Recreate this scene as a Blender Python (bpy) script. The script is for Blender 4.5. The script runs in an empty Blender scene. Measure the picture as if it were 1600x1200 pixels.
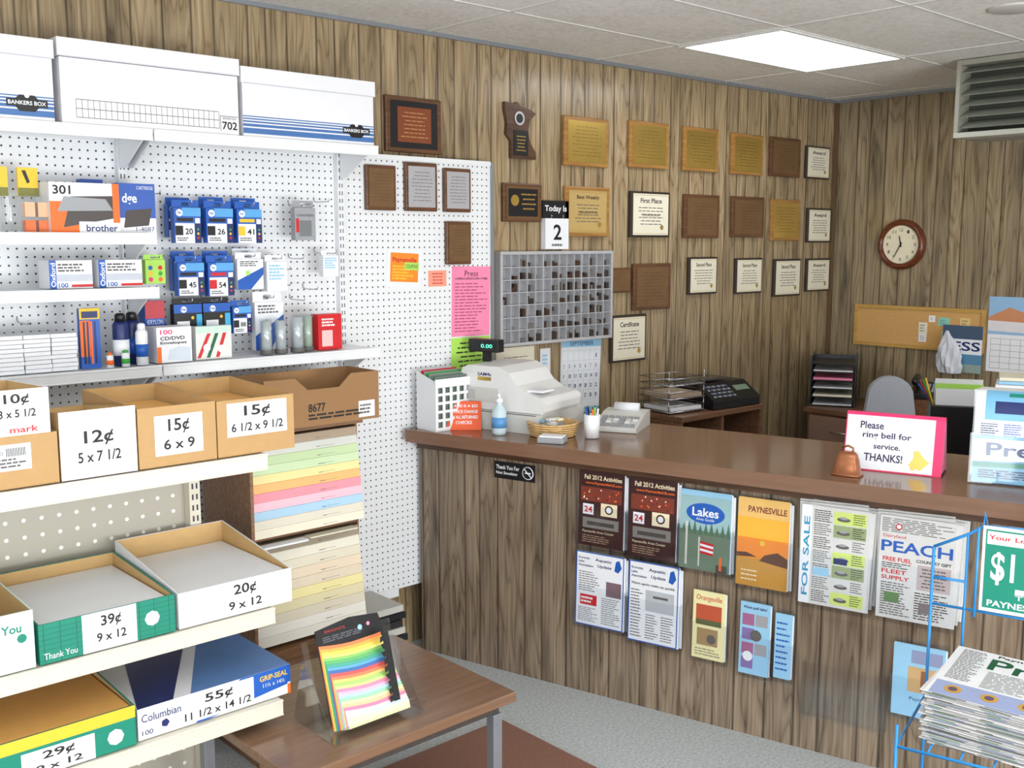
import bpy, math, random
from mathutils import Matrix, Vector
random.seed(7)
SC=bpy.context.scene
COL=SC.collection
SC.view_settings.view_transform='Standard'
def lin(c):
    return tuple(((x/255.)/12.92 if x/255.<=.04045 else ((x/255.+.055)/1.055)**2.4) for x in c)
# ------------------------------------------------------------ materials
MC={}
def M(name,rgb=(200,200,200),rough=.5,metal=0.,var=.06,scale=25.,emit=0.,bump=0.,coat=0.):
    if name in MC: return MC[name]
    m=bpy.data.materials.new(name); m.use_nodes=True; nt=m.node_tree; b=nt.nodes['Principled BSDF']
    c=lin(rgb); b.inputs['Roughness'].default_value=rough; b.inputs['Metallic'].default_value=metal
    tc=nt.nodes.new('ShaderNodeTexCoord'); n=nt.nodes.new('ShaderNodeTexNoise'); n.inputs['Scale'].default_value=scale; n.inputs['Detail'].default_value=3
    nt.links.new(tc.outputs['Object'],n.inputs['Vector'])
    mx=nt.nodes.new('ShaderNodeMix'); mx.data_type='RGBA'
    mx.inputs[6].default_value=tuple(x*(1-var) for x in c)+(1,); mx.inputs[7].default_value=tuple(min(1,x*(1+var)) for x in c)+(1,)
    nt.links.new(n.outputs['Fac'],mx.inputs[0]); nt.links.new(mx.outputs[2],b.inputs['Base Color'])
    if emit: 
        b.inputs['Emission Color'].default_value=c+(1,); b.inputs['Emission Strength'].default_value=emit
    if coat: b.inputs['Coat Weight'].default_value=coat
    if bump:
        bp=nt.nodes.new('ShaderNodeBump'); bp.inputs['Strength'].default_value=bump; bp.inputs['Distance'].default_value=.002
        nt.links.new(n.outputs['Fac'],bp.inputs['Height']); nt.links.new(bp.outputs[0],b.inputs['Normal'])
    MC[name]=m; return m
class NT:
    def __init__(s,m): s.nt=m.node_tree
    def n(s,t,**k):
        x=s.nt.nodes.new(t)
        for a,b in k.items(): setattr(x,a,b)
        return x
    def l(s,a,b): s.nt.links.new(a,b)
    def math(s,op,a,b=None,c=None):
        x=s.n('ShaderNodeMath',operation=op)
        for i,v in enumerate((a,b,c)):
            if v is None: continue
            if isinstance(v,(int,float)): x.inputs[i].default_value=v
            else: s.l(v,x.inputs[i])
        return x.outputs[0]
def ramp(g,fac,stops,interp='LINEAR'):
    r=g.n('ShaderNodeValToRGB'); cr=r.color_ramp; cr.interpolation=interp
    while len(cr.elements)>1: cr.elements.remove(cr.elements[0])
    cr.elements[0].position=stops[0][0]; cr.elements[0].color=stops[0][1]
    for p,c in stops[1:]:
        e=cr.elements.new(p); e.color=c
    g.l(fac,r.inputs[0]); return r.outputs[0]
def wood_panel(name,axis,light,mid,dark,rough=.24,gw=.007,groove_shift=0.):
    m=bpy.data.materials.new(name); m.use_nodes=True; g=NT(m); b=m.node_tree.nodes['Principled BSDF']
    tc=g.n('ShaderNodeTexCoord'); sp=g.n('ShaderNodeSeparateXYZ'); g.l(tc.outputs['Object'],sp.inputs[0])
    u=sp.outputs[axis]; z=sp.outputs[2]
    per=.84; uu=g.math('DIVIDE',g.math('ADD',u,10.08+groove_shift),per); fr=g.math('FRACT',uu); fl=g.math('FLOOR',uu)
    gs=[0.0,.13,.235,.40,.49,.60,.76,.86]
    st=[]; w=gw/per
    K=(0,0,0,1); Wt=(1,1,1,1)
    st.append((0,K)); st.append((w,Wt))
    for q in gs[1:]:
        st+= [(q-w,Wt),(q,K),(q+w,Wt)]
    st+=[(1-w,Wt),(1,K)]
    groove=g.math('POWER',ramp(g,fr,st),.75)
    vals=[.1,.75,.35,.95,.2,.6,.45,.85]
    idr=ramp(g,fr,[(q,(v,v,v,1)) for q,v in zip(gs,vals)],'CONSTANT')
    pid=g.math('ADD',idr,g.math('MULTIPLY',fl,.37))
    cv=g.n('ShaderNodeCombineXYZ'); g.l(g.math('ADD',g.math('MULTIPLY',u,9.),g.math('MULTIPLY',pid,31.)),cv.inputs[0]); g.l(g.math('MULTIPLY',pid,17.),cv.inputs[1]); g.l(g.math('MULTIPLY',z,.8),cv.inputs[2])
    n1=g.n('ShaderNodeTexNoise'); n1.inputs['Scale'].default_value=1.; n1.inputs['Detail'].default_value=2.; n1.inputs['Distortion'].default_value=.35; g.l(cv.outputs[0],n1.inputs['Vector'])
    ring=g.math('FRACT',g.math('MULTIPLY',n1.outputs['Fac'],13.))
    cv2=g.n('ShaderNodeCombineXYZ'); g.l(g.math('MULTIPLY',u,120.),cv2.inputs[0]); g.l(pid,cv2.inputs[1]); g.l(g.math('MULTIPLY',z,4.),cv2.inputs[2])
    n2=g.n('ShaderNodeTexNoise'); n2.inputs['Scale'].default_value=1.; n2.inputs['Detail'].default_value=3.; g.l(cv2.outputs[0],n2.inputs['Vector'])
    cv3=g.n('ShaderNodeCombineXYZ'); g.l(g.math('MULTIPLY',u,13.),cv3.inputs[0]); g.l(g.math('MULTIPLY',pid,9.),cv3.inputs[1]); g.l(g.math('MULTIPLY',z,1.5),cv3.inputs[2])
    n3=g.n('ShaderNodeTexNoise'); n3.inputs['Scale'].default_value=1.; n3.inputs['Detail'].default_value=3.; g.l(cv3.outputs[0],n3.inputs['Vector'])
    L=lin(light)+(1,);Mi=lin(mid)+(1,);D=lin(dark)+(1,)
    c1=ramp(g,ring,[(0,D),(.1,Mi),(.5,L),(.9,Mi),(1,D)])
    c2=ramp(g,n2.outputs['Fac'],[(.25,D),(.48,Mi),(.7,L)])
    c3=ramp(g,n3.outputs['Fac'],[(.28,(.42,.42,.42,1)),(.43,(.86,.86,.86,1)),(.68,(1.06,1.06,1.06,1))])
    mx=g.n('ShaderNodeMix',data_type='RGBA'); mx.inputs[0].default_value=.5; g.l(c1,mx.inputs[6]); g.l(c2,mx.inputs[7])
    mu=g.n('ShaderNodeMix',data_type='RGBA',blend_type='MULTIPLY'); mu.inputs[0].default_value=1.; g.l(mx.outputs[2],mu.inputs[6]); g.l(c3,mu.inputs[7])
    pv=g.math('ADD',g.math('MULTIPLY',idr,.22),.89)
    mu2=g.n('ShaderNodeMix',data_type='RGBA',blend_type='MULTIPLY'); mu2.inputs[0].default_value=1.; g.l(mu.outputs[2],mu2.inputs[6]); g.l(pv,mu2.inputs[7])
    mg=g.n('ShaderNodeMix',data_type='RGBA'); mg.inputs[6].default_value=lin((32,24,16))+(1,); g.l(groove,mg.inputs[0]); g.l(mu2.outputs[2],mg.inputs[7])
    g.l(mg.outputs[2],b.inputs['Base Color']); b.inputs['Roughness'].default_value=rough
    bp=g.n('ShaderNodeBump'); bp.inputs['Strength'].default_value=.5; bp.inputs['Distance'].default_value=.003; g.l(groove,bp.inputs['Height']); g.l(bp.outputs[0],b.inputs['Normal'])
    return m
def wood(name,light,dark,rough=.35,ax=0,scale=3.):
    if name in MC: return MC[name]
    m=bpy.data.materials.new(name); m.use_nodes=True; g=NT(m); b=m.node_tree.nodes['Principled BSDF']
    tc=g.n('ShaderNodeTexCoord'); mp=g.n('ShaderNodeMapping'); s=[18,18,18]; s[ax]=1.2; mp.inputs['Scale'].default_value=s; g.l(tc.outputs['Object'],mp.inputs['Vector'])
    n=g.n('ShaderNodeTexNoise'); n.inputs['Scale'].default_value=scale; n.inputs['Detail'].default_value=4.; g.l(mp.outputs[0],n.inputs['Vector'])
    c=ramp(g,n.outputs['Fac'],[(.3,lin(dark)+(1,)),(.7,lin(light)+(1,))]); g.l(c,b.inputs['Base Color']); b.inputs['Roughness'].default_value=rough
    MC[name]=m; return m
def pegmat(name,base,per=.0275,r=.0036,hole=(60,58,55)):
    m=bpy.data.materials.new(name); m.use_nodes=True; g=NT(m); b=m.node_tree.nodes['Principled BSDF']
    tc=g.n('ShaderNodeTexCoord'); sp=g.n('ShaderNodeSeparateXYZ'); g.l(tc.outputs['Object'],sp.inputs[0])
    fx=g.math('SUBTRACT',g.math('FRACT',g.math('DIVIDE',sp.outputs[0],per)),.5); fz=g.math('SUBTRACT',g.math('FRACT',g.math('DIVIDE',sp.outputs[2],per)),.5)
    d=g.math('SQRT',g.math('ADD',g.math('MULTIPLY',fx,fx),g.math('MULTIPLY',fz,fz)))
    k=g.math('GREATER_THAN',d,r/per)
    mx=g.n('ShaderNodeMix',data_type='RGBA'); g.l(k,mx.inputs[0]); mx.inputs[6].default_value=lin(hole)+(1,); mx.inputs[7].default_value=lin(base)+(1,)
    g.l(mx.outputs[2],b.inputs['Base Color']); b.inputs['Roughness'].default_value=.35
    return m
def clearmat(name,tint=(250,252,253),mixf=.05,rough=.05):
    if name in MC: return MC[name]
    m=bpy.data.materials.new(name); m.use_nodes=True; g=NT(m); nt=m.node_tree; nt.nodes.remove(nt.nodes['Principled BSDF'])
    o=nt.nodes['Material Output']; t=g.n('ShaderNodeBsdfTransparent'); t.inputs[0].default_value=lin(tint)+(1,)
    gl=g.n('ShaderNodeBsdfGlossy'); gl.inputs['Roughness'].default_value=rough
    lw=g.n('ShaderNodeLayerWeight'); lw.inputs[0].default_value=.25
    f=g.math('ADD',g.math('MULTIPLY',lw.outputs['Facing'],.25),mixf)
    mx=g.n('ShaderNodeMixShader'); g.l(f,mx.inputs[0]); g.l(t.outputs[0],mx.inputs[1]); g.l(gl.outputs[0],mx.inputs[2]); g.l(mx.outputs[0],o.inputs[0])
    MC[name]=m; return m
white=M('white_paper',(236,238,242),.55,var=.02); offw=M('cream_paper',(232,226,204),.55,var=.03)
black=M('black_print',(18,18,20),.45); ink=M('grey_print',(95,92,90),.6); dink=M('dark_print',(34,30,28),.6)
steelw=M('white_enamel',(234,236,238),.3,var=.02); beige=M('beige_enamel',(220,213,196),.35,var=.03)
kraft=M('kraft_card',(186,148,98),.7,var=.08); kraftin=M('kraft_inside',(200,164,110),.75,var=.08); kraftd=M('dark_kraft',(152,114,74),.7)
blue=M('blue_print',(30,90,180),.4); lblue=M('pale_blue',(150,200,230),.5); navy=M('navy_print',(26,42,100),.4); red=M('red_print',(205,30,38),.4)
teal=M('teal_print',(8,132,108),.5); yellow=M('yellow_print',(240,195,50),.5); orange=M('orange_print',(240,110,36),.5); pink=M('pink_paper',(248,140,178),.55)
hotpink=M('hot_pink',(238,52,110),.5); green=M('green_print',(60,165,60),.5); lgreen=M('lime_paper',(175,225,95),.55)
dkwood=wood('dark_walnut',(100,70,48),(62,40,26),.35); oak=wood('light_oak',(180,136,74),(138,94,46),.3); walnut=wood('walnut',(116,78,50),(74,48,30),.35)
gold=M('brass_plate',(212,178,94),.28,.75,var=.3,scale=5); bronze=M('bronze_plate',(128,98,66),.35,.4,var=.2); silver=M('silver_plate',(196,196,202),.3,.4)
chrome=M('chrome_metal',(190,192,196),.2,.9); gmetal=M('grey_metal',(150,155,162),.4,.5); blackp=M('black_plastic',(24,24,27),.35); greyp=M('grey_plastic',(156,158,162),.5)
clear=clearmat('clear_acrylic'); clear2=clearmat('clear_film',(253,254,255),.025,.08)
# ------------------------------------------------------------ mesh builder
TC={}
def tmesh(s,bold):
    k=(s,bold)
    if k in TC: return TC[k]
    c=bpy.data.curves.new('t','FONT'); c.body=s; c.size=1.; c.resolution_u=3
    if bold: c.offset=.02
    o=bpy.data.objects.new('t',c); COL.objects.link(o); me=o.to_mesh()
    v=[(p.co.x,p.co.y) for p in me.vertices]; f=[list(p.vertices) for p in me.polygons]
    o.to_mesh_clear(); bpy.data.objects.remove(o); bpy.data.curves.remove(c)
    TC[k]=(v,f); return TC[k]
class B:
    def __init__(s,T=None): s.v=[];s.f=[];s.mi=[];s.sm=[];s.mats=[];s.T=T or Matrix()
    def add(s,vs,fs,m,sm=False):
        o=len(s.v)
        for p in vs: s.v.append(tuple(s.T@Vector(p)))
        if m not in s.mats: s.mats.append(m)
        i=s.mats.index(m)
        for f in fs: s.f.append([a+o for a in f]); s.mi.append(i); s.sm.append(sm)
        return s
    def box(s,x0,x1,y0,y1,z0,z1,m):
        vs=[(x,y,z) for z in (z0,z1) for y in (y0,y1) for x in (x0,x1)]
        return s.add(vs,[(0,2,3,1),(4,5,7,6),(0,1,5,4),(2,6,7,3),(0,4,6,2),(1,3,7,5)],m)
    def q(s,x0,x1,z0,z1,y,m): return s.add([(x0,y,z0),(x1,y,z0),(x1,y,z1),(x0,y,z1)],[(0,1,2,3)],m)
    def poly(s,pts,m): return s.add(pts,[tuple(range(len(pts)))],m)
    def prism(s,pts,a0,a1,ax,m,sm=False):
        n=len(pts)
        def P(p,a): return (p[0],a,p[1]) if ax=='y' else ((a,p[0],p[1]) if ax=='x' else (p[0],p[1],a))
        vs=[P(p,a0) for p in pts]+[P(p,a1) for p in pts]
        s.add(vs,[tuple(range(n)),tuple(range(2*n-1,n-1,-1))],m)
        return s.add(vs,[(i,i+n,(i+1)%n+n,(i+1)%n) for i in range(n)],m,sm)
    def lathe(s,prof,c,m,seg=24,axis='z'):
        vs=[];fs=[];n=len(prof)
        for i in range(seg):
            a=2*math.pi*i/seg
            for r,h in prof:
                p=(r*math.cos(a),r*math.sin(a),h) if axis=='z' else ((r*math.cos(a),-h,r*math.sin(a)) if axis=='y' else (-h,r*math.cos(a),r*math.sin(a)))
                vs.append((c[0]+p[0],c[1]+p[1],c[2]+p[2]))
        for i in range(seg):
            j=(i+1)%seg
            for k in range(n-1): fs.append((i*n+k,j*n+k,j*n+k+1,i*n+k+1))
        return s.add(vs,fs,m,True)
    def disc(s,cx,cz,r,y,m,seg=24,rx=None):
        return s.poly([(cx+(rx or r)*math.cos(2*math.pi*i/seg),y,cz+r*math.sin(2*math.pi*i/seg)) for i in range(seg)],m)
    def tube(s,pts,r,m,seg=6):
        pts=[Vector(p) for p in pts]; vs=[];fs=[]
        for i,p in enumerate(pts):
            d=(pts[min(i+1,len(pts)-1)]-pts[max(i-1,0)]).normalized()
            a=Vector((0,0,1)) if abs(d.z)<.9 else Vector((1,0,0)); x=d.cross(a).normalized(); y=d.cross(x)
            for k in range(seg):
                t=2*math.pi*k/seg; vs.append(p+x*(r*math.cos(t))+y*(r*math.sin(t)))
        for i in range(len(pts)-1):
            for k in range(seg): fs.append((i*seg+k,i*seg+(k+1)%seg,(i+1)*seg+(k+1)%seg,(i+1)*seg+k))
        fs.append(tuple(range(seg-1,-1,-1))); fs.append(tuple((len(pts)-1)*seg+k for k in range(seg)))
        return s.add(vs,fs,m,True)
    def t(s,txt,x0,x1,z0,z1,y,m,bold=False):
        v,f=tmesh(txt,bold)
        if not v: return s
        ax=min(p[0] for p in v);bx=max(p[0] for p in v);az=min(p[1] for p in v);bz=max(p[1] for p in v)
        return s.add([(x0+(p[0]-ax)/(bx-ax)*(x1-x0),y,z0+(p[1]-az)/(bz-az)*(z1-z0)) for p in v],f,m)
    def rows(s,x0,x1,z0,z1,n,y,m,center=False,fill=.55):
        h=(z1-z0)/n
        for i in range(n):
            zc=z1-(i+.5)*h; w=(x1-x0)*random.uniform(.65,1.); a=(x0+x1-w)/2 if center else x0; e=a+w
            while a<e-.001:
                l=min(e-a,(x1-x0)*random.uniform(.08,.24)); s.q(a,a+l,zc-h*fill/2,zc+h*fill/2,y,m); a+=l+(x1-x0)*.03
        return s
    def mk(s,name,parent=None,label=None,cat=None,loc=(0,0,0),rz=0,group=None,bev=0,kind=None,rx=0):
        me=bpy.data.meshes.new(name); me.from_pydata(s.v,[],s.f)
        for m in s.mats: me.materials.append(m)
        me.polygons.foreach_set('material_index',s.mi); me.polygons.foreach_set('use_smooth',s.sm); me.update()
        o=bpy.data.objects.new(name,me); COL.objects.link(o); o.location=loc; o.rotation_euler=(math.radians(rx),0,math.radians(rz))
        if parent: o.parent=parent
        if label: o['label']=label
        if cat: o['category']=cat
        if group: o['group']=group
        if kind: o['kind']=kind
        if bev:
            b=o.modifiers.new('bevel','BEVEL'); b.width=bev; b.segments=2; b.limit_method='ANGLE'; b.angle_limit=math.radians(50)
        return o
def E(name,label,cat,loc=(0,0,0),rz=0,group=None,rx=0):
    o=bpy.data.objects.new(name,None); COL.objects.link(o); o.empty_display_size=.05; o.location=loc; o.rotation_euler=(math.radians(rx),0,math.radians(rz))
    o['label']=label; o['category']=cat
    if group: o['group']=group
    return o
# ------------------------------------------------------------ room
WY=3.72; RX=6.2; CH=2.73
pw=wood_panel('wood_panelling',0,(186,166,132),(154,132,100),(100,80,55))
pr=wood_panel('wood_panelling_side',1,(172,156,126),(142,124,96),(94,77,55))
plaster=M('cream_plaster',(238,236,230),.8)
B().box(-2.6,RX+.1,WY,WY+.1,0,CH,pw).mk('wall_back',kind='structure')
B().box(RX,RX+.1,-3.2,WY,0,CH,pr).mk('wall_right',kind='structure')
B().box(-2.7,-2.6,-3.2,WY+.1,0,CH,plaster).mk('wall_left',kind='structure')
B().box(-2.6,RX,-3.3,-3.2,0,CH,plaster).mk('wall_front',kind='structure')
carpet=M('grey_carpet',(180,184,184),.95,var=.5,scale=90,bump=.6)
B().box(-2.7,RX+.1,-3.3,WY+.1,-.05,0,carpet).mk('floor',kind='structure')
def ceilmat():
    m=bpy.data.materials.new('ceiling_tile'); m.use_nodes=True; g=NT(m); b=m.node_tree.nodes['Principled BSDF']
    tc=g.n('ShaderNodeTexCoord'); n=g.n('ShaderNodeTexNoise'); n.inputs['Scale'].default_value=50; n.inputs['Detail'].default_value=5; g.l(tc.outputs['Object'],n.inputs['Vector'])
    n2=g.n('ShaderNodeTexNoise'); n2.inputs['Scale'].default_value=3; g.l(tc.outputs['Object'],n2.inputs['Vector'])
    f=g.math('ADD',g.math('MULTIPLY',n.outputs['Fac'],.7),g.math('MULTIPLY',n2.outputs['Fac'],.3))
    c=ramp(g,f,[(.36,lin((222,219,212))+(1,)),(.5,lin((235,233,228))+(1,)),(.62,lin((242,240,236))+(1,))]); g.l(c,b.inputs['Base Color']); b.inputs['Roughness'].default_value=.9
    return m
B().box(-2.7,RX+.1,-3.3,WY+.1,CH,CH+.08,ceilmat()).mk('ceiling',kind='structure')
gb=B(); gridm=M('ceiling_grid_white',(220,219,215),.5)
y=3.19
while y>-3.2: gb.box(-2.6,RX,y-.008,y+.008,CH-.003,CH,gridm); y-=.56
x=5.0
while x>-2.6: gb.box(x-.008,x+.008,-3.2,WY,CH-.0035,CH,gridm); x-=1.06
gb.box(6.05,6.066,-3.2,WY,CH-.0035,CH,gridm)
gb.mk('trim_1',kind='structure')
B().box(-2.6,RX,WY-.012,WY,CH-.018,CH,gmetal).box(RX-.012,RX,-3.2,WY-.013,CH-.018,CH,gmetal).mk('trim_2',kind='structure')
B().box(RX-.02,RX,WY-.02,WY,0,CH-.02,M('corner_trim',(104,80,54),.5)).mk('trim_3',kind='structure')
# ceiling lights
lamp=M('lamp_diffuser',(250,252,255),.4,var=.01,emit=6.1)
for (cx,cy) in [(4.47,2.91),(2.35,.11),(-.83,2.35),(4.47,-.45),(.23,-2.13),(1.29,1.23),(-.83,.11)]:
    lt=E('ceiling_light','recessed rectangular fluorescent ceiling light with white diffuser','ceiling light',(cx,cy,CH),group='recessed ceiling lights')
    B().box(-.53,.53,-.28,-.262,-.012,-.0046,gridm).box(-.53,.53,.262,.28,-.012,-.0046,gridm).box(-.53,-.512,-.262,.262,-.012,-.0046,gridm).box(.512,.53,-.262,.262,-.012,-.0046,gridm).mk('frame',lt)
    B().box(-.511,.511,-.261,.261,-.009,-.0046,lamp).mk('diffuser',lt)
# round ceiling speaker
sp=B(); sp.lathe([(0,-.008),(.09,-.008),(.1,-.004),(.1,-.0)],(4.3,1.82,CH),M('speaker_white',(205,203,197),.6)); sp.mk('ceiling_speaker',label='round white grille set in the ceiling tile',cat='speaker')
# ceiling AC unit
ac=E('ceiling_heater_unit','grey-green louvered air unit hanging from the ceiling','air vent',(5.28,2.5,CH),rz=-90)
acm=M('taupe_metal',(150,148,136),.5); acd=M('dark_duct',(70,72,64),.8)
b=B(); b.box(0,1.1,.12,.32,-.385,-.005,acm); b.box(0,1.1,0,.12,-.385,-.36,M('vent_lip',(176,178,166),.4)); b.box(0,1.1,0,.12,-.03,-.005,acm); b.box(0,.02,0,.12,-.36,-.03,acm); b.box(1.08,1.1,0,.12,-.36,-.03,acm); b.box(.02,1.08,.115,.119,-.36,-.03,acd); b.mk('housing',ac)
for i in range(6):
    z=-.335+i*.054
    B().prism([(.012,z),(.02,z-.004),(.1,z+.03),(.095,z+.036)],.02,1.08,'x',M('louver_metal',(146,150,138),.4)).mk('louver',ac)
# ------------------------------------------------------------ counter
CA=-74.8
def CWp(s,y,z=0.): return (2.72+.262*s+.965*y, 3.66-.965*s+.262*y, z)
ct=E('service_counter','long service counter with wood-grain panel front and brown laminate top','counter',(2.72,3.66,0),CA)
pc=wood_panel('counter_panelling',0,(160,143,122),(130,112,93),(82,66,51),groove_shift=.05)
lam=wood('brown_laminate',(132,100,80),(124,93,73),.14)
B().prism([(.045,0),(3.4,0),(3.4,.56),(.195,.56)],0,.965,'z',pc).mk('panel_body',ct)
B().prism([(.025,-.085),(3.45,-.085),(3.45,.63),(.22,.63)],.966,1.02,'z',lam).mk('countertop',ct,bev=.012)
B().box(.045,3.4,-.02,-.001,.93,.965,dkwood).mk('edge_moulding',ct)
# ------------------------------------------------------------ wall shelving unit
peg=pegmat('white_pegboard',(234,236,238))
su=E('pegboard_shelving_unit','white pegboard unit with white metal shelves against the wall','shelving unit',(0,0,0))
B().box(.5,3.17,3.645,3.66,.3,2.17,peg).mk('pegboard_panel',su)
B().box(.5,3.17,3.661,3.715,2.15,2.165,gmetal).box(3.17,3.185,3.635,3.715,.3,2.18,gmetal).box(.5,3.169,3.638,3.66,2.1655,2.185,steelw).box(.5,2.62,3.635,3.6449,.27,.31,steelw).mk('metal_edging',su)
slot=M('slot_dark',(70,72,75),.7)
for ux in (.55,1.465,2.35):
    b=B().box(ux-.014,ux+.014,3.615,3.645,.0,2.2,steelw)
    z=.3
    while z<2.18: b.q(ux-.008,ux-.004,z,z+.016,3.6145,slot); b.q(ux+.004,ux+.008,z,z+.016,3.6145,slot); z+=.03
    b.mk('upright',su)
def shelf(u,x0,x1,y0,y1,z,m,lip=.035,br=True):
    b=B().box(x0,x1,y0,y1,z-.012,z,m).box(x0,x1,y0-.006,y0-.0001,z-lip,z+.003,m).box(x0,x1,y0-.009,y0-.0061,z-lip,z-lip+.005,m).box(x0,x1,y0-.009,y0-.0061,z-.004,z+.003,m)
    b.mk('shelf',u,bev=.0015)
    if br:
        for xx in (x0+.012,x1-.012):
            B().prism([(y0+.02,z-.013),(y1,z-.013),(y1,z-.11),(y1-.04,z-.11)],xx-.003,xx+.003,'x',m).mk('shelf_bracket',u)
shelf(su,.5,1.47,3.37,3.61,2.185,steelw); shelf(su,1.475,2.36,3.37,3.61,2.185,steelw)
shelf(su,.5,1.475,3.385,3.61,1.85,steelw); shelf(su,.5,1.475,3.385,3.61,1.672,steelw)
shelf(su,.5,1.47,3.38,3.61,1.41,steelw); shelf(su,1.475,2.36,3.38,3.61,1.41,steelw)
shelf(su,.5,1.58,3.3,3.61,.3,steelw)
B().box(.5,1.58,3.34,3.6,0,.26,steelw).mk('base',su)
# bankers boxes
stripe=M('stripe_blue',(70,112,170),.5); wbox=M('white_cardboard',(234,234,238),.6,var=.02)
def storage(x0,x1,label,kindn,hh=.245):
    e=E('storage_box',label,'cardboard box',((x0+x1)/2,3.5,2.1885),group='storage boxes on the top shelf'); w=(x1-x0)/2
    b=B().box(-w+.006,w-.006,-.115,.105,0,.2,wbox)
    f=-.1155
    if kindn==1:
        for i in range(2): b.q(-w+.05,w-.08,.02+i*.055,.022+i*.055,f,ink)
        for k in range(27): xx=-w+.05+k*(2*w-.13)/26; b.q(xx,xx+.0015,.02,.075,f-.0001,ink)
        b.q(-w+.05,w-.08,.047,.049,f,ink)
        b.t('702',w-.068,w-.012,.018,.045,f,black,True); b.t('BANKERS BOX',w-.065,w-.014,.052,.06,f,black)
        b.q(w-.075,w-.008,.062,.064,f,ink); b.q(w-.075,w-.073,.012,.064,f-.0001,ink)
    else:
        for i,h in enumerate([.02,.01,.006,.005,.004]): b.q(-w+.006,w-.006,[.012,.036,.050,.060,.069][i],[.012,.036,.050,.060,.069][i]+h*.95,f,stripe)
        cx=w-.085
        b.disc(cx,.05,.028,f-.0005,black,6,.045); b.q(cx-.06,cx+.06,.04,.062,f-.0008,black); b.t('BANKERS BOX',cx-.055,cx+.055,.045,.057,f-.0012,white,True)
        b.disc(cx,.073,.008,f-.0012,white,6)
    b.mk('box_body',e)
    B().box(-w,w,-.12,.108,hh-.055,hh,wbox).box(-w+.01,w-.01,-.121,-.1201,hh-.057,hh-.053,M('lid_shadow_line',(200,202,208),.7)).mk('lid',e,bev=.003)
storage(.62,1.175,'white storage box with blue stripes and black logo',0)
storage(1.185,1.795,'long white storage box with printed grid and number 702',1,.258)
storage(1.80,2.36,'white storage box with blue stripes and black emblem',0,.238)
# ------------------------------------------------------------ shelf goods
def carton(x0,x1,y0,z0,z1,d,base,lab,paint,group,name='product_box',cat='box',rz=0):
    w=x1-x0; b=B().box(0,w,0,d,0,z1-z0,base); paint(b,w,z1-z0); return b.mk(name,label=lab,cat=cat,loc=(x0,y0,z0),group=group,rz=rz)
def p_301(b,w,h):
    y=-.0006
    b.q(0,w*.5,h*.0,h*.62,y,orange); b.poly([(w*.18,y-.0003,h*.1),(w*.95,y-.0003,h*.3),(w*.95,y-.0003,h*.75),(w*.3,y-.0003,h*.72)],M('toner_dark',(70,62,60),.4)); b.poly([(w*.1,y-.0006,h*.42),(w*.9,y-.0006,h*.45),(w*.8,y-.0006,h*.68),(w*.2,y-.0006,h*.72)],greyp)
    b.t('301',w*.05,w*.3,h*.76,h*.94,y,dink,True); b.q(w*.4,w,0,h*.22,y-.0008,white); b.t('brother',w*.5,w*.96,h*.02,h*.16,y-.001,navy,True)
    b.q(w*.9,w,h*.2,h,y-.0009,orange)
def p_fuser(b,w,h):
    y=-.0006
    b.q(0,w,0,h*.3,y,white); b.poly([(w*.12,y-.0003,h*.1),(w*.8,y-.0003,h*.15),(w*.9,y-.0003,h*.5),(w*.2,y-.0003,h*.45)],M('toner_dark',(70,62,60),.4))
    b.t('dge',w*.1,w*.5,h*.55,h*.8,y,white,True); b.t('1-4087',w*.45,w*.95,h*.03,h*.12,y-.0005,navy); b.t('CARTRIDGE',w*.5,w*.95,h*.88,h*.95,y,white)
tb_=M('toner_blue',(50,90,175),.4)
carton(1.15,1.37,3.42,1.8535,2.01,.12,wbox,'white and orange toner cartridge box',p_301,'toner boxes on the shelf')
carton(1.375,1.50,3.44,1.8535,2.015,.12,tb_,'blue toner box with cartridge picture',p_fuser,'toner boxes on the shelf')
carton(1.30,1.37,3.55,1.8535,2.03,.05,tb_,'tall blue toner box standing behind others',lambda b,w,h:b.t('CARTRIDGE',w*.1,w*.9,h*.85,h*.93,-.001,white),'toner boxes on the shelf')
def cup(x,y,z):
    b=B(); b.lathe([(0,.002),(.022,.002),(.025,.04),(.028,.11)],(0,0,0),clear,16); b.lathe([(.028,.108),(.031,.11),(.028,.113)],(0,0,0),clear,16)
    b.mk('plastic_cup',label='clear plastic cup on the white shelf',cat='cup',loc=(x,y,z),group='plastic cups on the shelf')
for i in range(2): cup(.97+i*.056,3.41,1.8505)
for i in range(2):
    e=E('clear_package','clear plastic package with orange contents','product pack',(1.075+.042*i,3.42+.01*i,1.8505),group='clear packages on the shelf')
    B().box(0,.038,0,.05,0,.115,clear).mk('plastic_wrap',e)
    B().box(.004,.034,.01,.04,.002,.04,orange).box(.004,.034,.01,.04,.05,.095,M('peach_contents',(245,190,150),.5)).mk('contents',e)
for x in (.93,.995,1.085):
    def py(b,w,h): b.poly([(w*.2,-.0006,h*.9),(w*.4,-.0006,h*.9),(w*.6,-.0006,h*.5),(w*.45,-.0006,h*.45)],black); b.q(0,w,0,h*.3,-.0006,M('olive_print',(120,120,50),.5))
    carton(x,x+.06,3.5,1.965,2.055,.012,yellow,'yellow carded product hanging on the pegboard',py,'yellow carded products','carded_product','product pack')
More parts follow.
